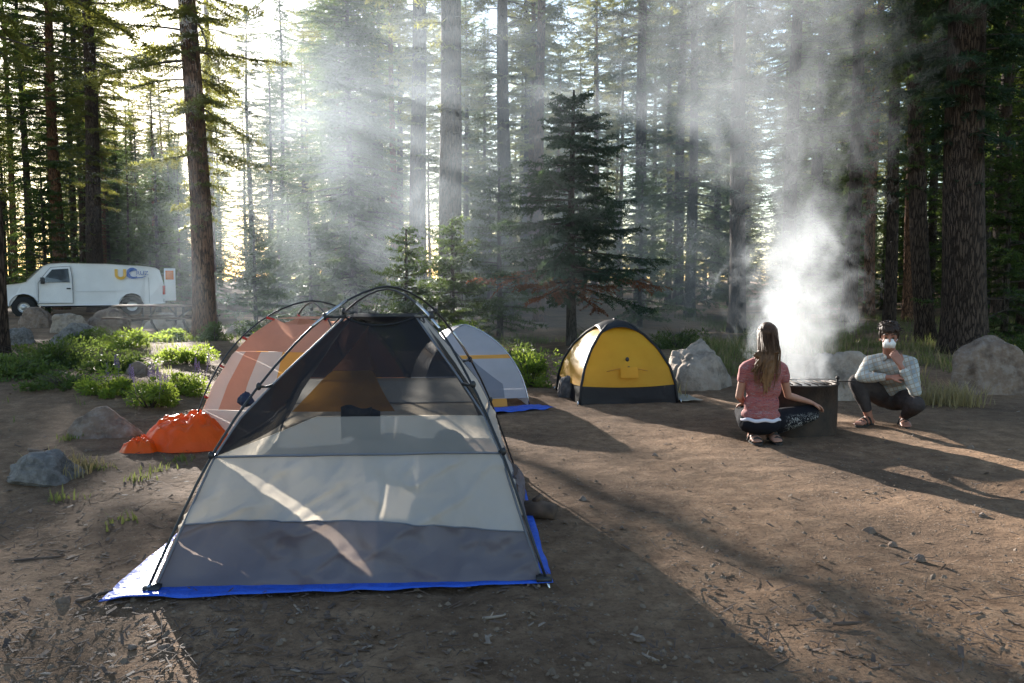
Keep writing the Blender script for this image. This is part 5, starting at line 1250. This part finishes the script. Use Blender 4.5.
foot(mb, RA+V3((0,0,-.02)), (-.32,-.09,.03)); foot(mb, LA+V3((0,0,-.02)), (.10,-.20,.03))
man = remeshed('person', mb, M['skin_tan'], None, .0062, 3); man.location = (MX, MY, MZ)
tag(man, 'man in pale blue plaid shirt squatting with a white mask over his mouth', 'person')
def f(mb):
    for p_, r in zip(sp, [(.178,.138,.09), (.165,.130,.125), (.182,.132,.125), (.190,.125,.10)]): mb.ball(p_+V3((0,0,.05 if p_ is sp[0] else 0)), r, 18, 12, 0, Mt)
    chain(mb, [RS, cS+V3((0,0,.035)), LS], [.068,.070,.068])
    chain(mb, [RS, RS.lerp(RE,.5), RE, RE.lerp(RW,.35), RE.lerp(RW,.80)], [.068,.060,.054,.050,.040]); chain(mb, [LS, LS.lerp(LE,.5), LE, LE.lerp(LW,.35), LE.lerp(LW,.74)], [.068,.060,.054,.050,.040])
cloth('shirt', f, M['plaid'], man, amp=.009)
n_ = cS+V3((-.02,-.03,.085)); mb = MB()
for s in (-1, 1):
    a = n_+ld*.055*s; b = a+fd*.075+V3((0,0,-.035))-ld*.03*s; c_ = a+fd*.05+V3((0,0,-.085)); mb.add([a, b, c_, a-fd*.03+V3((0,0,-.03))], [(0,1,2,3)])
mb.build('collar', M['plaid'], man, solid=.008)
def f(mb):
    mb.ball(sp[0]+V3((0,0,-.02)), (.178,.138,.115), 18, 12, 0, Mt)
    for c_, r_ in legs: chain(mb, c_[:-1]+[c_[3].lerp(c_[4], .62)], [a+.016 for a in r_[:-1]]+[.050])
cloth('trousers', f, M['grey_fabric'], man, amp=.008)
mb = MB(); mb.ball(h(0,-.018,.055), (.082,.096,.078), 18, 12, 0, hm); mb.ball(h(0,-.06,.0), (.072,.05,.07), 14, 10, 0, hm)
rg = np.random.default_rng(9)
for k in range(110):
    a = rg.uniform(-math.pi, math.pi); e = rg.uniform(.15, 1.4); d_ = V3((math.sin(a)*math.cos(e)*.078, math.cos(a)*math.cos(e)*.092-.018, math.sin(e)*.085+.05)); q = h(*d_); o_ = (q-h(0,-.018,.04)).normalized()
    chain(mb, [q-o_*.01, q+o_*.018+V3((.014*math.sin(k),0,.006)), q+o_*.034+V3((.030*math.sin(k*2.),.02*math.cos(k),.004))], [.013, .009, .002])
for k in range(16):
    x0 = -.062+.124*k/15; chain(mb, [h(x0*.8, .03, .115), h(x0, .078-.25*x0*x0/.08, .098), h(x0+.020*math.sin(k*2.3), .098-.45*x0*x0/.08, .082+.016*math.sin(k*1.7)-.018*(x0 > .01))], [.020, .012, .003])
for s in (-1, 1): chain(mb, [h(s*.066,.02,.09), h(s*.076,.012,.04), h(s*.076,.010,.0)], [.02,.016,.008])
remeshed('hair', mb, M['hair_dark'], man, .005, 1)
for s in (-1, 1):
    mb = MB().ball(h(s*.032,.078,.014), (.013,.008,.008), 10, 8, 0, hm); mb.build('eye', M['eye'], man)
    MB().tube([h(s*.014,.094,.046), h(s*.034,.089,.052), h(s*.054,.074,.044)], [.005,.006,.003], 6).build('eyebrow', M['hair_dark'], man)
# mask held over nose and mouth
gx = np.linspace(-1, 1, 16); GX, GZ = np.meshgrid(gx, gx); rr2 = np.sqrt(np.clip(GX**2*.8+GZ**2*.8, 0, 1.3))
P = [[h(float(GX[j, i])*.054*(1-.15*abs(float(GZ[j, i]))), .122-.075*float(rr2[j, i])**2+.004*math.sin(i*2.1), -.036+float(GZ[j, i])*.050) for i in range(16)] for j in range(16)]
mk = MB().grid(P).build('face_mask', M['mask_white'], man, solid=.005)
mb = MB(); mb.tube([h(.058,.06,-.015), h(.079,.0,.0)], .0025, 5); mb.tube([h(-.058,.06,-.015), h(-.079,.0,.0)], .0025, 5); mb.build('mask_strap', M['mask_white'], man)
sandal('sandal', man, RA+V3((.03,.02,0)), (-.32,-.09,.03)); sandal('sandal', man, LA+V3((.01,.04,0)), (.10,-.20,.03))
# ------------------------------------------------------------------ smoke
def fcurve(nt, src, pts):
    c = nt.nodes.new('ShaderNodeFloatCurve'); cu = c.mapping.curves[0]
    while len(cu.points) < len(pts): cu.points.new(.5, .5)
    for p_, (x, y) in zip(cu.points, pts): p_.location = (x, y)
    c.mapping.update(); L(nt, src, c.inputs['Value']); return c.outputs[0]
def mth(nt, op, a, b=None, clamp=False):
    m = N(nt, 'ShaderNodeMath', operation=op); m.use_clamp = clamp
    for i, v in enumerate((a, b)):
        if v is None: continue
        if isinstance(v, (int, float)): m.inputs[i].default_value = v
        else: L(nt, v, m.inputs[i])
    return m.outputs[0]
def smoke_box(name, c, d, mat, label):
    mb = MB().box((0,0,0), d); o = mb.build(name, mat, None, smooth=False); o.location = c; return tag(o, label, 'smoke', kind='stuff')

# plume: object origin at the fire, local z up; all curves are over z/5
m, nt, out = newmat('plume_smoke'); m.cycles.volume_step_rate = PLUME_STEP if 'PLUME_STEP' in globals() else .22
tc = nt.nodes.new('ShaderNodeTexCoord'); sx = nt.nodes.new('ShaderNodeSeparateXYZ'); L(nt, tc.outputs['Object'], sx.inputs[0])
mp = nt.nodes.new('ShaderNodeMapping'); L(nt, tc.outputs['Object'], mp.inputs[0]); mp.inputs['Scale'].default_value = (1,1,.8)
n1 = noise(nt, mp.outputs[0], 2.3, 5, .6, dist=.9); n2 = noise(nt, mp.outputs[0], 7.5, 4, .65, dist=.6)
t = mth(nt, 'DIVIDE', sx.outputs[2], 5.0)
cxv = fcurve(nt, t, [(0,.5),(.08,.49),(.2,.47),(.3,.52),(.42,.40),(.6,.26),(.8,.24),(1,.24)])   # (v-.5)*2 m
rad = fcurve(nt, t, [(0,.20),(.05,.24),(.14,.36),(.22,.42),(.31,.40),(.42,.6),(.6,.95),(.8,1),(1,1)])
den = fcurve(nt, t, [(0,.60),(.1,.85),(.2,.62),(.3,.36),(.38,.15),(.5,.085),(.8,.065),(.97,.015),(1,0)])
dx = mth(nt, 'SUBTRACT', sx.outputs[0], mth(nt, 'MULTIPLY', mth(nt, 'SUBTRACT', cxv, .5), 2.0))
r = mth(nt, 'SQRT', mth(nt, 'ADD', mth(nt, 'MULTIPLY', dx, dx), mth(nt, 'MULTIPLY', sx.outputs[1], sx.outputs[1])))
q = mth(nt, 'DIVIDE', r, rad); q = mth(nt, 'ADD', q, mth(nt, 'MULTIPLY', mth(nt, 'SUBTRACT', n1, .5), 5.2)); q = mth(nt, 'ADD', q, mth(nt, 'MULTIPLY', mth(nt, 'SUBTRACT', n2, .5), 1.7))
mr = N(nt, 'ShaderNodeMapRange', interpolation_type='SMOOTHSTEP'); mr.inputs['From Min'].default_value = 1.3; mr.inputs['From Max'].default_value = .2; L(nt, q, mr.inputs['Value'])
dn = mth(nt, 'MULTIPLY', mth(nt, 'MULTIPLY', mr.outputs[0], den), 1.45)
vs_ = N(nt, 'ShaderNodeVolumeScatter'); vs_.inputs['Color'].default_value = (.86,.93,1,1); vs_.inputs['Anisotropy'].default_value = .2; L(nt, dn, vs_.inputs['Density']); L(nt, vs_.outputs[0], out.inputs['Volume'])
mb = MB().box((-.35,0,2.15), (3.8,2.2,4.3)); o = mb.build('smoke_plume', m, None, smooth=False); o.location = (FIRE.x, FIRE.y, FIRE.z+.36)
tag(o, 'white smoke billowing up from the fire ring', 'smoke', kind='stuff')

# smoke that drifts between the trees
m, nt, out = newmat('drifting_smoke'); m.cycles.volume_step_rate = .5
tc = nt.nodes.new('ShaderNodeTexCoord'); mp = nt.nodes.new('ShaderNodeMapping'); L(nt, tc.outputs['Object'], mp.inputs[0]); mp.inputs['Scale'].default_value = (1,.7,1.3); mp.inputs['Location'].default_value = (3.3,1.2,.4)
n1 = noise(nt, mp.outputs[0], .33, 4, .6, dist=.8)
mr = N(nt, 'ShaderNodeMapRange', interpolation_type='SMOOTHSTEP'); mr.inputs['From Min'].default_value = .34; mr.inputs['From Max'].default_value = .68; mr.inputs['To Min'].default_value = .12; L(nt, n1, mr.inputs['Value'])
tc2 = nt.nodes.new('ShaderNodeTexCoord'); sx = nt.nodes.new('ShaderNodeSeparateXYZ'); L(nt, tc2.outputs['Generated'], sx.inputs[0])
ex = fcurve(nt, sx.outputs[0], [(0,0),(.12,.55),(.28,.28),(.42,.75),(.6,1),(.75,1),(.92,.85),(1,0)]); ez = fcurve(nt, sx.outputs[2], [(0,.6),(.2,1),(.5,.9),(.8,.5),(1,0)]); ey = fcurve(nt, sx.outputs[1], [(0,0),(.12,.25),(.3,.45),(.4,1),(.85,.9),(1,0)])
dn = mth(nt, 'MULTIPLY', mth(nt, 'MULTIPLY', mth(nt, 'MULTIPLY', mr.outputs[0], ex), mth(nt, 'MULTIPLY', ey, ez)), DRIFT if 'DRIFT' in globals() else .058)
vs_ = N(nt, 'ShaderNodeVolumeScatter'); vs_.inputs['Color'].default_value = (.76,.88,1,1); vs_.inputs['Anisotropy'].default_value = .4; L(nt, dn, vs_.inputs['Density']); L(nt, vs_.outputs[0], out.inputs['Volume'])
smoke_box('drifting_smoke', (-.9, 19.0, 4.6), (13.5, 15.0, 9.4), m, 'thin bluish smoke drifting between the trees behind the tents, cut by sun rays')
